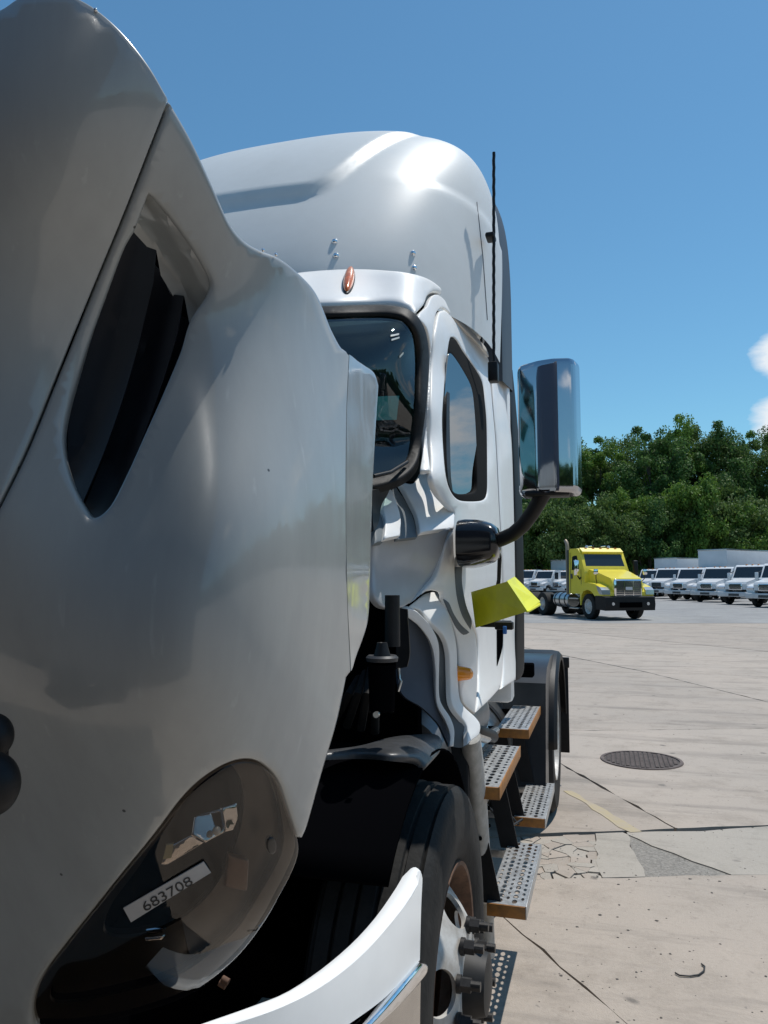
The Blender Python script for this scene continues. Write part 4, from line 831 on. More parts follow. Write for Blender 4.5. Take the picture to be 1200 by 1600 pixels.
# ledge that sweeps up over the brow, and a soft shoulder crease
du = np.gradient(P3, axis=0); dv = np.gradient(P3, axis=1); Nn = np.cross(dv, du); Nn /= np.linalg.norm(Nn, axis=2)[:, :, None] + 1e-9
cc = np.array([0, 3.4, 3.2]); sg = np.sign(((P3 - cc) * Nn).sum(2)); Nn *= sg[:, :, None]
SW = {'zl': pt(430, 318, y=2.95).z, 'x0': pt(490, 305, y=2.95).x}
for i in range(NS + 1):
    for j in range(NA + 1):
        x, y, z = P3[i, j]; ax = abs(x)
        dz = z - SW['zl'] - .03 * 0; dx = (SW['x0'] + .05 + (z - SW['zl']) * .42) - ax
        k = 8.0; d = -math.log(math.exp(-k * dz * 3) + math.exp(-k * dx * 3)) / (k * 3) if min(dz, dx) > -1 else -1
        f = sstep((d + .012) / .045); back = sstep((3.75 - y) / .4)
        P3[i, j] += Nn[i, j] * (.030 * f * back)
        sh_ = sstep((3.36 + .1 * (1 - ax) - z) / .05) * sstep((ax - .55) / .25); P3[i, j] += Nn[i, j] * .012 * sh_
V = [tuple(p) for p in P3.reshape(-1, 3)]
for i in range(NS):
    for j in range(NA):
        a = i * (NA + 1) + j; F.append((a, a + 1, a + NA + 2, a + NA + 1))
fg = empty('roof_fairing'); fg.parent = cab
fo = pydata('fairing_shell', V, F, M_fair, fg, ang=60)
# trailing extender
V, F = [], []; th_ = np.linspace(-.12, math.pi + .12, 60)
for yy, k in ((3.88, .80), (3.93, .86), (3.99, .975), (4.22, 1.0), (4.26, .985), (4.26, .95)):
    for a in th_:
        e = 2 / 5.5; cs, sn = math.cos(a), math.sin(a); wid = 1.012 * (1 + .02 * (1 - max(0, sn)))
        V.append((wid * k * math.copysign(abs(cs) ** e, cs), yy, zb0 + .02 + 1.215 * k * (max(0, sn) ** e) - (.0 if sn > 0 else .10)))
for i in range(5):
    for j in range(59): a = i * 60 + j; F.append((a, a + 1, a + 61, a + 60))
ext = pydata('fairing_extender', V, F, mat('extender_grey', (.035, .038, .045), .5), fg, ang=50)
box('fairing_back', (-.92, 3.86, 2.7), (.92, 3.89, 3.70), M_black, fg, .01)
# rivets
from mathutils.bvhtree import BVHTree
bvh = BVHTree.FromPolygons([v.co.copy() for v in fo.data.vertices], [tuple(p.vertices) for p in fo.data.polygons])
for p in ((523, 378), (525, 400), (645, 396), (647, 419)):
    h = bvh.ray_cast(CAM, ray(*p).normalized())
    if h[0]:
        bm = bmesh.new(); bmesh.ops.create_uvsphere(bm, u_segments=14, v_segments=8, radius=.013); bmesh.ops.translate(bm, vec=h[0], verts=bm.verts); frombm('rivet', bm, M_chrome, fg, 80)
seamp = []
for y_ in np.linspace(316, 500, 26):
    x_ = 745 + (y_ - 316) * .11 if y_ < 400 else 754.3 + (y_ - 400) * .07
    h = bvh.ray_cast(CAM, ray(x_, y_).normalized())
    if h[0]: seamp.append(h[0])
if len(seamp) > 3: tube('panel_seam', seamp, .003, mat('seam_grey', (.12, .13, .15), .6), fg, 6)

# ---- steps with perforated treads
def step(name, x0, x1, y0, y1, z, th=.045):
    e = empty(name); e.parent = T
    ol = np.array([(x0, y0), (x1, y0), (x1, y1), (x0, y1)]); hs = []; rows = 5; cols = 15
    for i in range(rows):
        for j in range(cols):
            big_ = i in (1, 3); cx_ = x0 + (x1 - x0) * (i + .6) / (rows + .2); cy_ = y0 + (y1 - y0) * (j + .5 + (.25 if i % 2 else -.1)) / (cols + .2)
            if not (y0 + .02 < cy_ < y1 - .02): continue
            rx, ry = (.0105, .019) if big_ else (.0065, .013)
            hs.append(np.array([(cx_ + rx * math.cos(a), cy_ + ry * math.sin(a)) for a in np.linspace(0, 2 * math.pi, 9)[:-1]]))
    V2 = [Vector(p) for p in np.vstack([ol] + hs)]; ed = []; s = 0
    for p in [ol] + hs: n = len(p); ed += [(s + i, s + (i + 1) % n) for i in range(n)]; s += n
    r = delaunay_2d_cdt(V2, ed, [], 0, 1e-6); bm = bmesh.new(); vs = [bm.verts.new((v.x, v.y, z)) for v in r[0]]
    orig = r[3] if len(r) > 3 else None
    for f in r[2]:
        c = sum((r[0][i] for i in f), Vector((0, 0))) / len(f)
        cc_ = np.array([tuple(c)]); ins = False
        for h in hs:
            hc = h.mean(0)
            if abs(c.x - hc[0]) < .02 and abs(c.y - hc[1]) < .03 and inside(cc_, h)[0]: ins = True; break
        if not ins: bm.faces.new([vs[i] for i in f])
    bmesh.ops.recalc_face_normals(bm, faces=bm.faces); bmesh.ops.solidify(bm, geom=list(bm.faces), thickness=.004)
    frombm('tread', bm, M_tread, e, 30)
    box('front_rim', (x0, y0 - .005, z - th), (x1, y0, z - .001), M_orange, e, .001)
    box('side_rim', (x1, y0 - .005, z - th), (x1 + .004, y1 + .002, z + .002), M_tread if z < .5 else M_orange, e, .001)
    box('back_rim', (x0, y1, z - th), (x1, y1 + .004, z - .001), M_orange, e, .001)
    if z < .5:
        for yy in (y0 + .03, y1 - .05): plate('hanger', [(x0 - .12, yy, .84), (x0 - .04, yy, .84), (x0 + .05, yy, z - .01), (x0 - .03, yy, z - .01)], .008, M_black, e)
    for yy in (y0 + .08, y1 - .1): box('bracket', (x0 - .22, yy, z - .04), (x1 - .01, yy + .012, z - .008), M_alu if z < .5 else M_void, e, .001)
    return e
step('cab_step', .955, 1.112, 2.86, 3.57, .85); step('cab_step', 1.055, 1.195, 2.92, 3.60, .42)
step('cab_step', .955, 1.112, 3.97, 4.70, .85); step('cab_step', 1.035, 1.185, 3.98, 4.67, .42)
# skirt and box behind the steps, tanks
und = empty('undercarriage'); und.parent = T
box('battery_box', (.45, 2.9, .40), (.93, 3.62, .80), M_black, und, .02)
lathe('fuel_tank', [(3.72, 0), (3.72, .26), (3.735, .29), (3.76, .30), (4.78, .30), (4.80, .29), (4.81, 0)], M_alu, und, axis='Y', loc=(.66, 0, .66), seg=56)
for yy in (3.85, 4.35): lathe('tank_strap', [(yy, .302), (yy, .309), (yy + .06, .309), (yy + .06, .302)], M_black, und, axis='Y', loc=(.66, 0, .66), seg=48)
lathe('air_tank', [(2.72, 0), (2.72, .13), (2.76, .16), (3.70, .16), (3.74, .13), (3.74, 0)], mat('tank_grey', (.30, .30, .30), .4, metal=.6, var=.3), und, axis='Y', loc=(.80, 0, .97), seg=36)
tube('filler_pipe', [(.86, 3.0, 1.03), (.95, 3.02, 1.06), (.99, 3.1, 1.0), (1.0, 3.5, .9)], .028, M_black, und, 12)
tube('pipe', [(.92, 2.75, 1.05), (.99, 2.95, 1.02), (1.0, 3.3, .93), (.98, 3.75, .88)], .02, M_alu, und, 12)
lathe('tank_cap', [(.0, 0), (.03, .05), (.035, .05), (.035, 0)], M_black, und, axis='Z', loc=(.82, 3.0, 1.13), seg=24)
for yy in (3.72, 3.90, 4.62): tube('step_strut', [(.86, yy, .62), (1.06, yy + .05, .39)], .006, M_nut, und, 8)
tube('step_strut', [(1.0, 3.70, .42), (1.08, 3.99, .41)], .006, M_nut, und, 8)
# off white drilled channel behind the wheel
tp = [(735, 1152), (741, 1200), (747, 1260), (752, 1320), (757, 1380), (761, 1440), (764, 1492)]
ft = empty('fairing_bracket'); ft.parent = T
tube('bracket_tube', [pt(*p, x=1.03) for p in tp], [.036, .036, .034, .032, .030, .027, .024], M_tube, ft, 20)
for p in ((738, 1176), (746, 1236), (752, 1256), (759, 1215), (763, 1262), (750, 1310), (755, 1394), (762, 1374), (764, 1290)):
    w_ = pt(*p, x=1.05); bm = bmesh.new(); bmesh.ops.create_uvsphere(bm, u_segments=12, v_segments=8, radius=.008)
    c_ = pt(*p, x=1.03); d_ = (CAM - c_).normalized(); bmesh.ops.translate(bm, vec=c_ + d_ * .031, verts=bm.verts); frombm('bolt_hole', bm, M_void, ft, 80)
# black mud guard behind the wheel between tyre and steps
box('splash_guard', (.55, 2.76, .30), (1.02, 2.80, 1.02), M_black, und, .01)

# ---- drive wheels, rear fender, mud flap
RY = 5.62
V, F = [], []; prof = [(.46, 1.00), (.46, 1.19)]
rf = empty('rear_fender'); rf.parent = T
an_ = np.linspace(R(5), R(178), 30)
for a in an_:
    r_ = .56
    yy, zz = RY - r_ * 1.12 * math.cos(math.pi - a) * 1.0, .52 + r_ * math.sin(a) * 1.02
    for x_, k in ((.50, 1), (1.12, 1), (1.165, .985), (1.18, .955), (1.18, .90)): V.append((x_, RY + (yy - RY) * k, .52 + (zz - .52) * k))
for i in range(len(an_) - 1):
    for j in range(4): a = i * 5 + j; F.append((a, a + 1, a + 6, a + 5))
fo2 = pydata('fender_arch', V, F, M_black, rf); sd = bmesh.new(); sd.from_mesh(fo2.data); bmesh.ops.solidify(sd, geom=list(sd.faces), thickness=.008); sd.to_mesh(fo2.data); sd.free()
# forward box part of the fender
M_semi = mat('satin_black', (.030, .031, .034), .30, var=.3, vscale=9)
prism('fender_front', [(4.60, .38), (4.74, .98), (4.86, 1.06), (5.20, 1.10), (5.62, 1.08), (5.62, 1.03), (5.2, 1.02), (4.98, .90), (4.86, .60), (4.84, .38)], .50, 1.145, M_semi, rf, .02)
box('fender_recess', (.80, 4.66, 1.02), (1.08, 4.75, 1.10), M_void, rf, .01)
box('mud_flap', (.62, 6.34, .24), (1.20, 6.365, .92), M_rubber, rf, .004)
box('flap_hanger', (.45, 6.33, .90), (1.21, 6.37, .98), M_black, rf, .004)
for yy in (RY,):
    w1 = wheel('rear_wheel', T, (1.01, yy, .51), detail=False, seg=56)
    lathe('wheel_disc', [(.0, .05), (.0, .14), (.03, .2), (.10, .27), (.12, .285)], M_rim, w1, seg=40)
    w2 = wheel('rear_wheel', T, (.68, yy, .51), detail=False, seg=40)
wl = wheel('front_wheel', T, (-1.0, 2.17, .51), detail=False, seg=40)
for x_ in (-1.01, -.68): wheel('rear_wheel', T, (x_, RY, .51), detail=False, seg=32)
box('rear_axle', (-.9, 5.5, .40), (.9, 5.74, .62), M_void, T, .05)
for o in list(T.children): o.location -= ORG        # parts were laid out in world space
# ---- yellow bent plate at the door
yp = empty('bent_plate', pt(745, 955, y=2.6)); tag(yp, 'bright yellow bent metal plate jutting out from the door of the open-hood truck', 'metal plate')
yo_ = yp.location.copy()
A_, B_, C_, D_ = pt(736, 925, y=2.66), pt(743, 981, y=2.70), pt(822, 956, y=2.44), pt(791, 909, y=2.50)
E_, G_ = pt(803, 902, y=2.60), pt(843, 941, y=2.55)
def sub(ps): return [p - yo_ for p in ps]
plate('plate_face', sub([A_, B_, C_, D_]), .004, M_yel, yp); plate('plate_flange', sub([D_, C_ + Vector((.001, 0, 0)), G_, E_]), -.004, M_yel, yp)
H1, H2 = pt(845, 943, y=2.50), pt(826, 953, y=2.42)
plate('plate_lip', sub([C_ + Vector((0, 0, -.003)), G_ + Vector((0, 0, -.003)), pt(845, 946, y=2.52), pt(826, 957, y=2.42)]), .004, M_yel, yp)
q = pt(788, 978, y=2.62) - yo_; box('clamp', tuple(q - Vector((.03, .02, .012))), tuple(q + Vector((.03, .02, .014))), M_black, yp, .004)
q = pt(789, 983, y=2.60) - yo_; box('blue_tag', tuple(q - Vector((.006, .01, .016))), tuple(q + Vector((.006, .01, .010))), mat('blue_tag', (.03, .15, .5), .5), yp, .002)

# ================================================================== BACKGROUND TRUCKS
def P4(y0, z0, y1, z1): return [(y0, z0), (y1, z0), (y1, z1), (y0, z1)]
M_wt = mat('fleet_white', (.74, .75, .76), .35, coat=.3, var=.08, vscale=2)
M_wt2 = mat('fleet_white_dirty', (.66, .66, .66), .45, var=.2, vscale=1.5)
M_glassd = mat('dark_glass', (.02, .026, .032), .06, spec=.8)
M_lamp = mat('lamp_clear', (.62, .64, .66), .12, metal=.6)
M_gr = mat('grille_dark', (.05, .052, .056), .4)
M_boxw = mat('box_white', (.70, .71, .73), .5, var=.1, vscale=1.2)
def far_wheel(par, x, y, r=.48, w=.26):
    e = empty('wheel', (x, y, r)); e.parent = par; s = 1 if x > 0 else -1
    lathe('tyre', [(-w / 2, r * .6), (-w / 2, r * .92), (-w / 2 + .03, r), (w / 2 - .03, r), (w / 2, r * .92), (w / 2, r * .58)], M_tyre, e, seg=24)
    lathe('rim', [(s * w * .42, r * .60), (s * w * .36, r * .50), (s * w * .20, r * .42), (s * w * .48, r * .2), (s * w * .5, 0)], M_rim, e, seg=20); return e
def medium_truck(dark_grille=False, boxlen=0, boxh=3.75, sleeper=False):
    t = empty('box_truck' if boxlen else 'medium_truck')
    prism('hood', [(.02, .95), (0.0, 1.28), (.10, 1.42), (1.30, 1.66), (1.32, .95)], -.72, .72, M_wt, t, .05)
    for s in (-1, 1):
        prism('front_fender', [(.06, .72), (.03, .98), (.12, 1.18), (.55, 1.30), (1.32, 1.34), (1.40, .86), (1.22, .86), (1.12, 1.02), (.80, 1.08), (.48, .98), (.36, .72)], s * .70, s * 1.12, M_wt, t, .03)
        hl = prism('headlight', [(.0, .98), (-.005, 1.10), (.10, 1.17), (.34, 1.19), (.30, 1.0)], s * .74, s * 1.135, M_lamp, t, .01)
        plate('side_window', [(s * 1.092, 1.62, 1.62), (s * 1.092, 2.42, 1.60), (s * 1.092, 2.42, 2.28), (s * 1.092, 1.92, 2.30)], .012 * s, M_glassd, t)
        box('door_seam', (s * 1.094 - .004, 1.50, .9), (s * 1.094 + .004, 1.515, 1.6), M_gr, t)
        box('mirror', (s * 1.30 - .1, 1.35, 1.55), (s * 1.30 + .1, 1.45, 2.0), M_wt, t, .03); tube('mirror_arm', [(s * 1.08, 1.6, 1.5), (s * 1.25, 1.42, 1.55)], .02, M_gr, t, 6); tube('mirror_arm', [(s * 1.08, 1.6, 2.1), (s * 1.25, 1.42, 1.98)], .02, M_gr, t, 6)
        box('step_box', (s * .85 - .15, 1.6, .42), (s * .85 + .15, 2.5, .85), M_gr, t, .03)
        far_wheel(t, s * .95, .78)
    prism('cab_body', [(1.28, .85), (1.30, 1.62), (1.40, 1.68), (1.78, 2.38), (1.95, 2.50), (2.75, 2.52), (2.80, 2.4), (2.80, .85)], -1.08, 1.08, M_wt, t, .05)
    plate('windshield', [(-1.0, 1.405, 1.70), (1.0, 1.405, 1.70), (.96, 1.77, 2.37), (-.96, 1.77, 2.37)], -.02, M_glassd, t)
    fr = box('grille', (-.44, -.025, .92), (.44, .03, 1.33), M_chrome if not dark_grille else M_gr, t, .03)
    box('grille_opening', (-.39, -.03, .96), (.39, -.022, 1.29), mat('navy_dark', (.02, .035, .06), .4) if dark_grille else M_gr, fr)
    for k in range(5): box('grille_bar', (-.39, -.040, .985 + k * .062), (.39, -.031, 1.0 + k * .062), M_chrome, fr)
    bmr = box('front_bumper', (-1.13, -.20, .50), (1.13, .02, .80), M_wt2, t, .05); box('plate_recess', (-.35, -.21, .55), (.35, -.198, .70), M_gr, bmr)
    box('chassis', (-.42, .3, .55), (.42, 6.5 if boxlen else 5.4, .78), M_gr, t)
    for k in (-.4, 0, .4): box('roof_lamp', (k - .05, 1.93, 2.50), (k + .05, 2.05, 2.55), M_amber, t, .01)
    ey = 4.9 if boxlen else 4.6
    for s in (-1, 1): far_wheel(t, s * .93, ey)
    if boxlen:
        cb = box('cargo_box', (-1.25, 3.0, 1.05), (1.25, 3.0 + boxlen, boxh), M_boxw, t, .02)
        fb = box('box_front_frame', (-1.27, 2.96, 1.0), (1.27, 3.02, 1.1), M_alu, t); box('box_top_rail', (-1.27, 2.96, boxh - .08), (1.27, 3.04 + boxlen, boxh + .02), M_alu, t, .01)
    return t
proto = {}
for key, kw in {'m': {}, 'd': dict(dark_grille=True), 'b': dict(boxlen=6.2, boxh=3.65), 'B': dict(boxlen=7.5, boxh=4.0)}.items(): proto[key] = medium_truck(**kw)
used = set()
def place(key, px, py, heading, label, sc=1, zc=None, name=None):
    """front axle line put where the photo shows its ground contact"""
    o = proto[key] if key not in used else copy_tree(proto[key]); used.add(key)
    p = pt(px, py, z=0); o.location = (p.x, p.y, 0); o.rotation_euler = (0, 0, R(heading)); o.scale = (sc,) * 3
    tag(o, label, 'truck', 'white trucks parked in a row before the trees'); return o
HD = -38
rows = [('m', 1150, 945, 'white truck at the right edge of the photo, nearest of the parked row'), ('m', 1104, 941, 'white truck second from the right edge in the parked row'),
        ('m', 1060, 938.5, 'white truck with blank bumper just right of the dark grille truck'), ('d', 1026, 935.5, 'white truck with dark blue grille, parked right of the yellow truck'), ('m', 1002, 932.5, 'white truck peeking out beside the right mirror of the yellow truck'),
        ('m', 1198, 949.5, 'white truck cut off by the right border of the photo'),
        ('m', 835, 930.5, 'small white truck left of the yellow truck, below the chrome mirror'), ('m', 868, 930.5, 'white truck partly hidden behind the yellow cab'), ('m', 805, 930, 'white truck peeking past the rear edge of the open-hood truck')]
for k, px, py, lb in rows: place(k, px, py, HD + (6 if px < 900 else 0) + ((px * 7) % 5 - 2) * 1.4, lb, sc=1 + ((px * 3) % 4 - 1.5) * .012)
# box bodies parked behind
box_rows = [('B', 1082, 937, 'tall white box truck with the longest body behind the parked row', 0), ('b', 1012, 931.5, 'lower white box truck right of the yellow cab', 0), ('B', 1215, 936, 'box truck whose grey body corner meets the right border', 0), ('b', 850, 929.5, 'white box truck far left behind the small trucks', 6), ('b', 884, 929.5, 'white box truck directly behind the yellow cab', 6)]
for k, px, py, lb, dh in box_rows: place(k, px, py, HD + dh, lb)

# ---- yellow day cab
M_y = mat('cab_yellow', (.88, .72, .055), .33, coat=.4, var=.08, vscale=3)
yt = empty('yellow_tractor'); tag(yt, 'yellow day cab tractor truck with black bumper and chrome grille parked mid yard', 'truck')
prism('hood', [(-.02, 1.15), (.0, 1.50), (.10, 1.64), (.9, 1.88), (1.45, 2.0), (1.45, 1.0)], -.68, .68, M_y, yt, .08, 3, taper=lambda y, z: 1 + .22 * min(1, max(0, y) / 1.4))
for s in (-1, 1):
    prism('front_fender', [(-.0, .92), (.0, 1.10), (.15, 1.30), (.55, 1.42), (1.05, 1.46), (1.50, 1.42), (1.62, 1.0), (1.62, .55), (1.56, .55), (1.52, .95), (1.36, 1.12), (1.05, 1.18), (.72, 1.1), (.50, .92)], s * .60, s * 1.16, M_y, yt, .04, 3)
    prism('headlight', [(-.03, 1.0), (-.02, 1.18), (.10, 1.28), (.36, 1.34), (.28, 1.16), (.16, 1.02)], s * .80, s * 1.175, M_lamp, yt, .02)
    wn = plate('side_window', [(s * 1.03, 1.78, 1.98), (s * 1.03, 2.48, 1.98), (s * 1.015, 2.44, 2.66), (s * 1.015, 2.02, 2.68), (s * 1.025, 1.84, 2.3)], .014 * s, M_glassd, yt)
    box('door_seam', (s * 1.045 - .006, 1.70, 1.0), (s * 1.045 + .006, 1.715, 2.0), M_gr, yt); box('door_seam', (s * 1.045 - .006, 2.56, 1.0), (s * 1.045 + .006, 2.575, 2.72), M_gr, yt)
    box('door_handle', (s * 1.05 - .012, 2.4, 1.62), (s * 1.05 + .012, 2.55, 1.82), M_gr, yt)
    mr_ = empty('mirror'); mr_.parent = yt
    box('shell', (s * 1.38 - .10, 1.42, 1.75), (s * 1.38 + .10, 1.54, 2.38), M_chrome if s < 0 else M_black, mr_, .04, 3); tube('arm', [(s * 1.04, 1.75, 1.68), (s * 1.2, 1.55, 1.60), (s * 1.36, 1.48, 1.78)], .028, M_black, mr_, 8)
    hmr = empty('hood_mirror'); hmr.parent = yt; tube('stalk', [(s * .98, .62, 1.42), (s * 1.10, .48, 1.62), (s * 1.12, .45, 1.80)], .018, M_black, hmr, 6); box('shell', (s * 1.12 - .09, .40, 1.78), (s * 1.12 + .09, .50, 2.0), M_chrome, hmr, .04, 3)
    far_wheel(yt, s * 1.0, 1.06, .51, .28)
    for yy in (4.9, 6.1): far_wheel(yt, s * .93, yy, .51, .5)
    lathe('fuel_tank', [(2.75, 0), (2.75, .28), (2.79, .31), (3.95, .31), (3.99, .28), (3.99, 0)], M_alu, yt, axis='Y', loc=(s * .82, 0, .72), seg=32)
    for yy in (2.95, 3.4, 3.8): lathe('tank_strap', [(yy, .312), (yy, .325), (yy + .05, .325), (yy + .05, .312)], M_black, yt, axis='Y', loc=(s * .82, 0, .72), seg=32)
    for zz in (.38, .78): box('step', (s * 1.08 - .1, 1.75, zz), (s * 1.08 + .1, 2.5, zz + .05), M_alu, yt, .01)
    lathe('roof_horn', [(1.95, .045), (2.0, .03), (2.35, .02), (2.36, 0)], M_chrome, yt, axis='Y', loc=(s * .32, 0, 2.98), seg=16); lathe('beacon', [(2.86, .07), (2.93, .07), (3.00, .05), (3.02, 0)], M_lamp, yt, axis='Z', loc=(s * .52, 2.1, 0), seg=16)
prism('cab_body', [(1.42, 1.0), (1.44, 1.93), (1.80, 2.70), (1.95, 2.84), (2.1, 2.88), (2.62, 2.88), (2.70, 2.80), (2.70, 1.0)], -1.04, 1.04, M_y, yt, .06, 3, taper=lambda y, z: 1 - .03 * max(0, z - 2))
plate('windshield', [(-.92, 1.50, 2.00), (.92, 1.50, 2.00), (.86, 1.765, 2.62), (-.86, 1.765, 2.62)], -.02, M_glassd, yt); box('windshield_bar', (-.012, 1.49, 2.0), (.012, 1.53, 2.03), M_gr, yt)
prism('sun_visor', [(1.74, 2.66), (1.70, 2.74), (1.92, 2.90), (1.96, 2.84)], -.96, .96, M_y, yt, .02)
gq = box('grille_frame', (-.62, -.07, .90), (.62, .04, 1.60), M_chrome, yt, .06, 3); box('grille_opening', (-.55, -.078, .96), (.55, -.068, 1.54), M_gr, gq)
for k in range(7): box('grille_bar', (-.55, -.092, 1.00 + k * .080), (.55, -.080, 1.024 + k * .080), M_chrome, gq)
for k in (-.2, .2): box('grille_bar', (k - .016, -.096, .96), (k + .016, -.084, 1.54), M_chrome, gq)
by = prism('bumper', [(-.16, .38), (-.20, .62), (-.17, .90), (.0, .95), (.45, .95), (.42, .42)], -1.18, 1.18, M_black, yt, .06, 3, taper=lambda y, z: 1 - (.06 if y < 0 else 0))
box('bumper_grille', (-.5, -.215, .50), (.5, -.195, .70), M_void, by); box('plate_sign', (-.15, -.11, 1.18), (.15, -.097, 1.30), M_wt2, yt)
for s in (-1, 1): lathe('fog_lamp', [(-.21, 0), (-.21, .06), (-.18, .07)], M_lamp, by, axis='Y', loc=(s * .78, 0, .64), seg=16)
for k in (-.7, -.35, 0, .35, .7): box('roof_lamp', (k - .05, 1.86, 2.86), (k + .05, 1.95, 2.91), M_amber, yt, .01)
box('chassis', (-.42, .4, .62), (.42, 7.2, .88), M_gr, yt, .01); box('fifth_wheel', (-.45, 5.0, .95), (.45, 5.9, 1.08), M_gr, yt, .05); box('deck_plate', (-.9, 4.1, .90), (.9, 4.6, .95), M_alu, yt)
tube('exhaust_stack', [(-.95, 2.95, .9), (-.95, 2.95, 3.0), (-.95, 3.0, 3.16), (-.95, 3.1, 3.26)], [.08, .08, .08, .07], mat('stack_tan', (.34, .27, .20), .5, metal=.4), yt, 12)
for s in (-1, 1): box('side_fairing', (s * 1.0 - .03, 2.72, 1.0), (s * 1.0 + .03, 2.90, 2.84), mat('fairing_dark', (.05, .045, .03), .5), yt, .01)
p = pt(982, 969, z=0); yt.location = (p.x, p.y, 0); yt.rotation_euler = (0, 0, R(-25 - 0)); 
YT_HEAD = 32
yt.rotation_euler = (0, 0, R(YT_HEAD))

# ================================================================== TREES
def leaf_mat(name, c1, c2):
    m = bpy.data.materials.new(name); m.use_nodes = True; t = m.node_tree; b = t.nodes['Principled BSDF']; n = t.nodes.new; l = t.links.new
    g = n('ShaderNodeNewGeometry'); oi = n('ShaderNodeObjectInfo'); z = n('ShaderNodeTexNoise'); z.inputs['Scale'].default_value = .7; l(g.outputs['Position'], z.inputs[0])
    a = n('ShaderNodeMath'); a.operation = 'MULTIPLY_ADD'; l(g.outputs['Random Per Island'], a.inputs[0]); a.inputs[1].default_value = .5; l(z.outputs[0], a.inputs[2])
    mr = n('ShaderNodeMapRange'); mr.inputs[1].default_value = .4; mr.inputs[2].default_value = 1.1; l(a.outputs[0], mr.inputs[0])
    mx = n('ShaderNodeMix'); mx.data_type = 'RGBA'; l(mr.outputs[0], mx.inputs[0]); mx.inputs[6].default_value = (*c1, 1); mx.inputs[7].default_value = (*c2, 1)
    l(mx.outputs[2], b.inputs['Base Color']); b.inputs['Roughness'].default_value = .6; b.inputs['Specular IOR Level'].default_value = .25
    tl = n('ShaderNodeBsdfTranslucent'); l(mx.outputs[2], tl.inputs[0]); ms = n('ShaderNodeMixShader'); ms.inputs[0].default_value = .36
    l(b.outputs[0], ms.inputs[1]); l(tl.outputs[0], ms.inputs[2]); l(ms.outputs[0], t.nodes['Material Output'].inputs[0]); return m
M_leafA = leaf_mat('leaf_dark', (.044, .098, .030), (.13, .235, .058)); M_leafB = leaf_mat('leaf_light', (.075, .150, .026), (.19, .31, .052))
M_leafC = leaf_mat('leaf_mid', (.055, .105, .030), (.16, .24, .060))
M_bark = mat('bark', (.10, .08, .06), .9, var=.4, vscale=3)
def crown_mesh(seed, wid, ht, zbase, nclump, nleaf, leaf, gap=.0):
    rg = np.random.RandomState(seed); V, F = [], []; cs = []
    for _ in range(nclump):
        while True:
            u = rg.uniform(-1, 1, 3)
            if .25 < np.linalg.norm(u) < 1: break
        u = u / max(np.linalg.norm(u), .6) * rg.uniform(.6, 1.0) if rg.rand() < .7 else u
        cs.append((u[0] * wid / 2, u[1] * wid / 2, zbase + ht / 2 + u[2] * ht / 2, rg.uniform(.05, .15) * wid))
    for (cx_, cy_, cz_, r) in cs:
        d = rg.normal(size=(nleaf, 3)); d /= np.linalg.norm(d, axis=1)[:, None]; rad = r * rg.uniform(.45, 1.12, nleaf)[:, None]; c = np.array([cx_, cy_, cz_]) + d * rad * [1, 1, .72]
        nrm = d + rg.normal(size=(nleaf, 3)) * .8 + [0, 0, .35]; nrm /= np.linalg.norm(nrm, axis=1)[:, None]
        t = np.cross(nrm, rg.normal(size=(nleaf, 3))); t /= np.linalg.norm(t, axis=1)[:, None]; b = np.cross(nrm, t); s = leaf * rg.uniform(.5, 1.3, nleaf)[:, None]
        for k in range(nleaf):
            i = len(V); p, tt, bb = c[k], t[k] * s[k], b[k] * s[k] * .7
            V += [p - tt, p - bb, p + tt * .9, p + bb]; F.append((i, i + 1, i + 2, i + 3))
    me = bpy.data.meshes.new('crown'); me.from_pydata([tuple(v) for v in V], [], F); me.update(); return me, cs
def tree_proto(seed, wid, ht, zbase, ncl, nl, leaf, mleaf, trunk=.28):
    e = empty('broadleaf_tree'); me, cs = crown_mesh(seed, wid, ht, zbase, ncl, nl, leaf); link('crown', me, mleaf, e)
    bm = bmesh.new(); rg = random.Random(seed); top_ = zbase + ht * .75
    path = [(rg.gauss(0, .15) * k, rg.gauss(0, .15) * k, top_ * k / 5) for k in range(6)]; bmtube(bm, path, [trunk * (1 - .16 * k) for k in range(6)], 10)
    for (x_, y_, z_, r) in cs[:14]:
        z0 = max(zbase * .55, z_ - 3.2 - rg.random() * 2); k = min(5, z0 / top_ * 5); i = int(k); q0 = Vector(path[i]).lerp(Vector(path[min(5, i + 1)]), k - i)
        bmtube(bm, [q0, q0.lerp(Vector((x_, y_, z_)), .5) + Vector((0, 0, -.3)), (x_, y_, z_)], [trunk * .42, trunk * .28, trunk * .1], 6)
    frombm('trunk', bm, M_bark, e, 60); return e
TP = [tree_proto(11, 9.5, 11, 6, 75, 300, .135, M_leafA), tree_proto(12, 11, 9.5, 7, 85, 300, .14, M_leafC), tree_proto(13, 9, 12, 5, 70, 300, .13, M_leafB)]
BP = [tree_proto(21, 8.5, 7.5, .6, 75, 330, .13, M_leafB, .18), tree_proto(22, 10, 8.5, .5, 85, 330, .135, M_leafC, .2), tree_proto(23, 7, 6.5, .4, 60, 330, .12, M_leafA, .15)]
usedp = set(); rt = random.Random(3)
def put_tree(pl, k, x, y, s, rz, label, group, sz=1, name=None):
    o = pl[k] if (id(pl), k) not in usedp else copy_tree(pl[k]); usedp.add((id(pl), k)); o.location = (x, y, 0); o.rotation_euler = (0, 0, rz); o.scale = (s, s, s * sz); tag(o, label, 'tree', group); return o
GT = 'tall trees behind the truck yard'; GB = 'bushy lower trees along the yard edge'
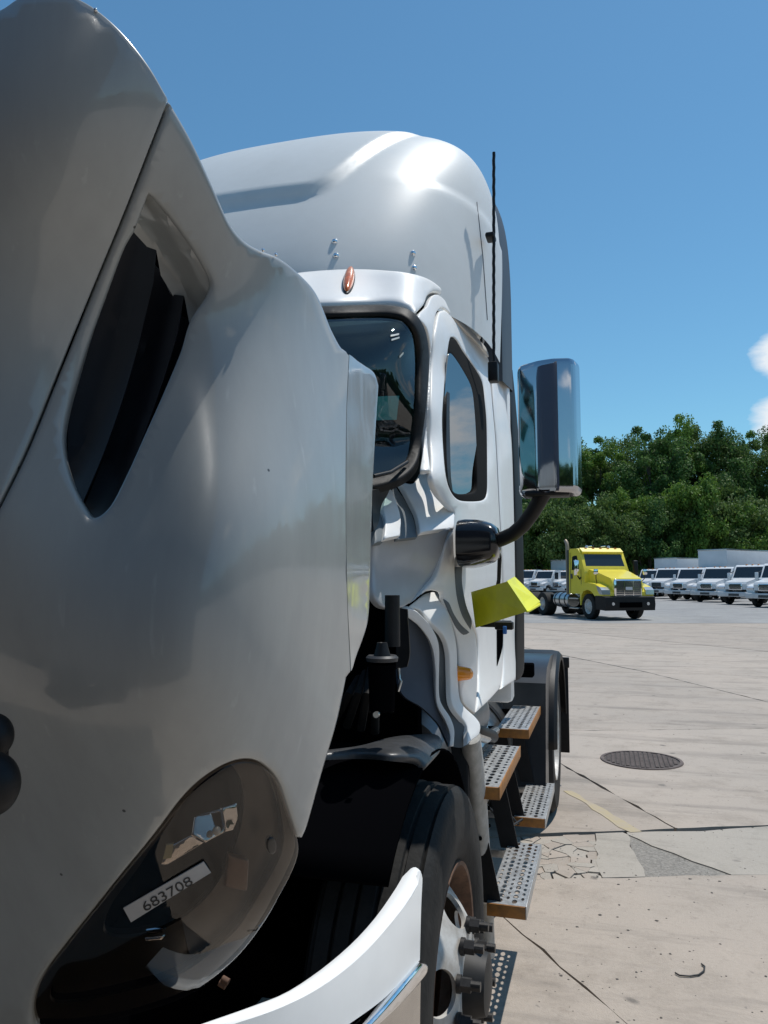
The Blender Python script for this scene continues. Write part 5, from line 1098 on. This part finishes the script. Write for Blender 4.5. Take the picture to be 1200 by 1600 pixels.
# (px of trunk, distance along view, variant, target top py, label)
tall = [(850, 96, 0, 690, 'dark tall tree just left of the chrome mirror stalk'), (890, 100, 1, 684, 'dark tree directly right of the chrome mirror'), (938, 97, 2, 680, 'tall rounded tree above the yellow truck'), (985, 103, 1, 678, 'dense tree right of the yellow truck cab, below the tallest'),
        (1022, 92, 0, 660, 'left stem of the highest bright green trees'), (1062, 95, 2, 648, 'highest tree on the skyline, pale green top'), (1100, 98, 1, 664, 'tree just right of the highest one'), (1140, 94, 0, 656, 'feathery tall tree under the white cloud'),
        (1176, 99, 2, 672, 'dark tree with bare trunks near the right border'), (1215, 96, 1, 668, 'tall tree cut by the right border of the photo')]
def colx(px, dist): d = ray(px, 905); return CAM.x + d.x * dist, CAM.y + d.y * dist
for px, dist, k, ty, lb in tall:
    x_, y_ = colx(px, dist); h = 1.6 + (905 - ty) / FPX * dist; ph = [17, 16.5, 17][k] * 1.0
    put_tree(TP, k, x_, y_, 1.0, rt.uniform(0, 6.28), lb, GT, h / ph)
low = [(838, 86, 0, 790, 'bushy tree low behind the left white trucks'), (872, 84, 1, 765, 'bushy tree under the chrome mirror'), (910, 88, 2, 760, 'small bright bush tree behind the yellow cab roof'), (945, 85, 1, 775, 'light green bush tree right above the yellow cab'), (982, 87, 0, 768, 'bushy tree between yellow cab and white box truck'),
       (1015, 84, 2, 782, 'yellowish bush tree left of the tall box truck'), (1050, 87, 1, 770, 'wide bush tree over the tall box truck'), (1092, 85, 0, 745, 'tall light green bush tree in the middle right'), (1128, 86, 1, 752, 'rounded bush tree right of centre over box body'), (1165, 84, 0, 790, 'low bush tree over the right parked trucks'), (1200, 87, 1, 775, 'bushy tree at the right border of the photo')]
for px, dist, k, ty, lb in low:
    x_, y_ = colx(px, dist); h = 1.6 + (905 - ty) / FPX * dist; ph = [8.1, 9, 6.9][k]
    put_tree(BP, k, x_, y_, 1.0, rt.uniform(0, 6.28), lb, GB, h / ph)
# the wood goes on as one mass behind them and around the yard
bm = bmesh.new(); rg = np.random.RandomState(9); V, F = [], []
def mass(az0, az1, dist, n, h0, h1, leaf=.8):
    for _ in range(n):
        a = R(rg.uniform(az0, az1)); d = dist + rg.uniform(-4, 8); hmax = (h0 + (h1 - h0) * (.5 + .5 * math.sin(a * 23) * math.cos(a * 41 + 1)))
        c = np.array([CAM.x + math.sin(a) * d, CAM.y + math.cos(a) * d, rg.uniform(.3, hmax)]); nrm = rg.normal(size=3) + [0, -.3, .4]; nrm /= np.linalg.norm(nrm)
        t = np.cross(nrm, rg.normal(size=3)); t /= np.linalg.norm(t); b = np.cross(nrm, t); s = leaf * rg.uniform(.5, 1.2); i = len(V); V.extend([c - t * s, c - b * s * .7, c + t * s, c + b * s * .7]); F.append((i, i + 1, i + 2, i + 3))
mass(-14, 24, 112, 7000, 5, 9, .9); mass(24, 90, 90, 12000, 11, 17, 1.2); mass(90, 270, 70, 16000, 8, 12, 1.3); mass(270, 346, 90, 8000, 9, 13, 1.3)
me = bpy.data.meshes.new('distant_wood'); me.from_pydata([tuple(v) for v in V], [], F); me.update(); wd = link('distant_wood', me, M_leafA); wd['kind'] = 'stuff'

# ---- dark box added out of view behind the camera to shade hood and reflections
M_navy = mat('blocker_navy', (.030, .040, .065), .35, coat=.3)
bt = empty('unseen_blocker', (1.85, -1.98, 0), R(90)); tag(bt, 'added unseen dark navy box behind the camera, shading the hood and mirrored in the chrome', 'light blocker')
box('blocker_body', (-1.3, .0, .28), (1.3, 5.2, 4.0), M_navy, bt, .03); box('blocker_rail', (-1.32, .05, .22), (1.32, 5.2, .28), M_black, bt, .01)
for s_ in (-1, 1):
    for yy in (4.3,): far_wheel(bt, s_ * 1.0, yy, .5, .5)  # wheels of the added unseen blocker
    box('blocker_leg', (s_ * .8 - .06, 1.6, 0), (s_ * .8 + .06, 1.75, .22), M_black, bt, .01)
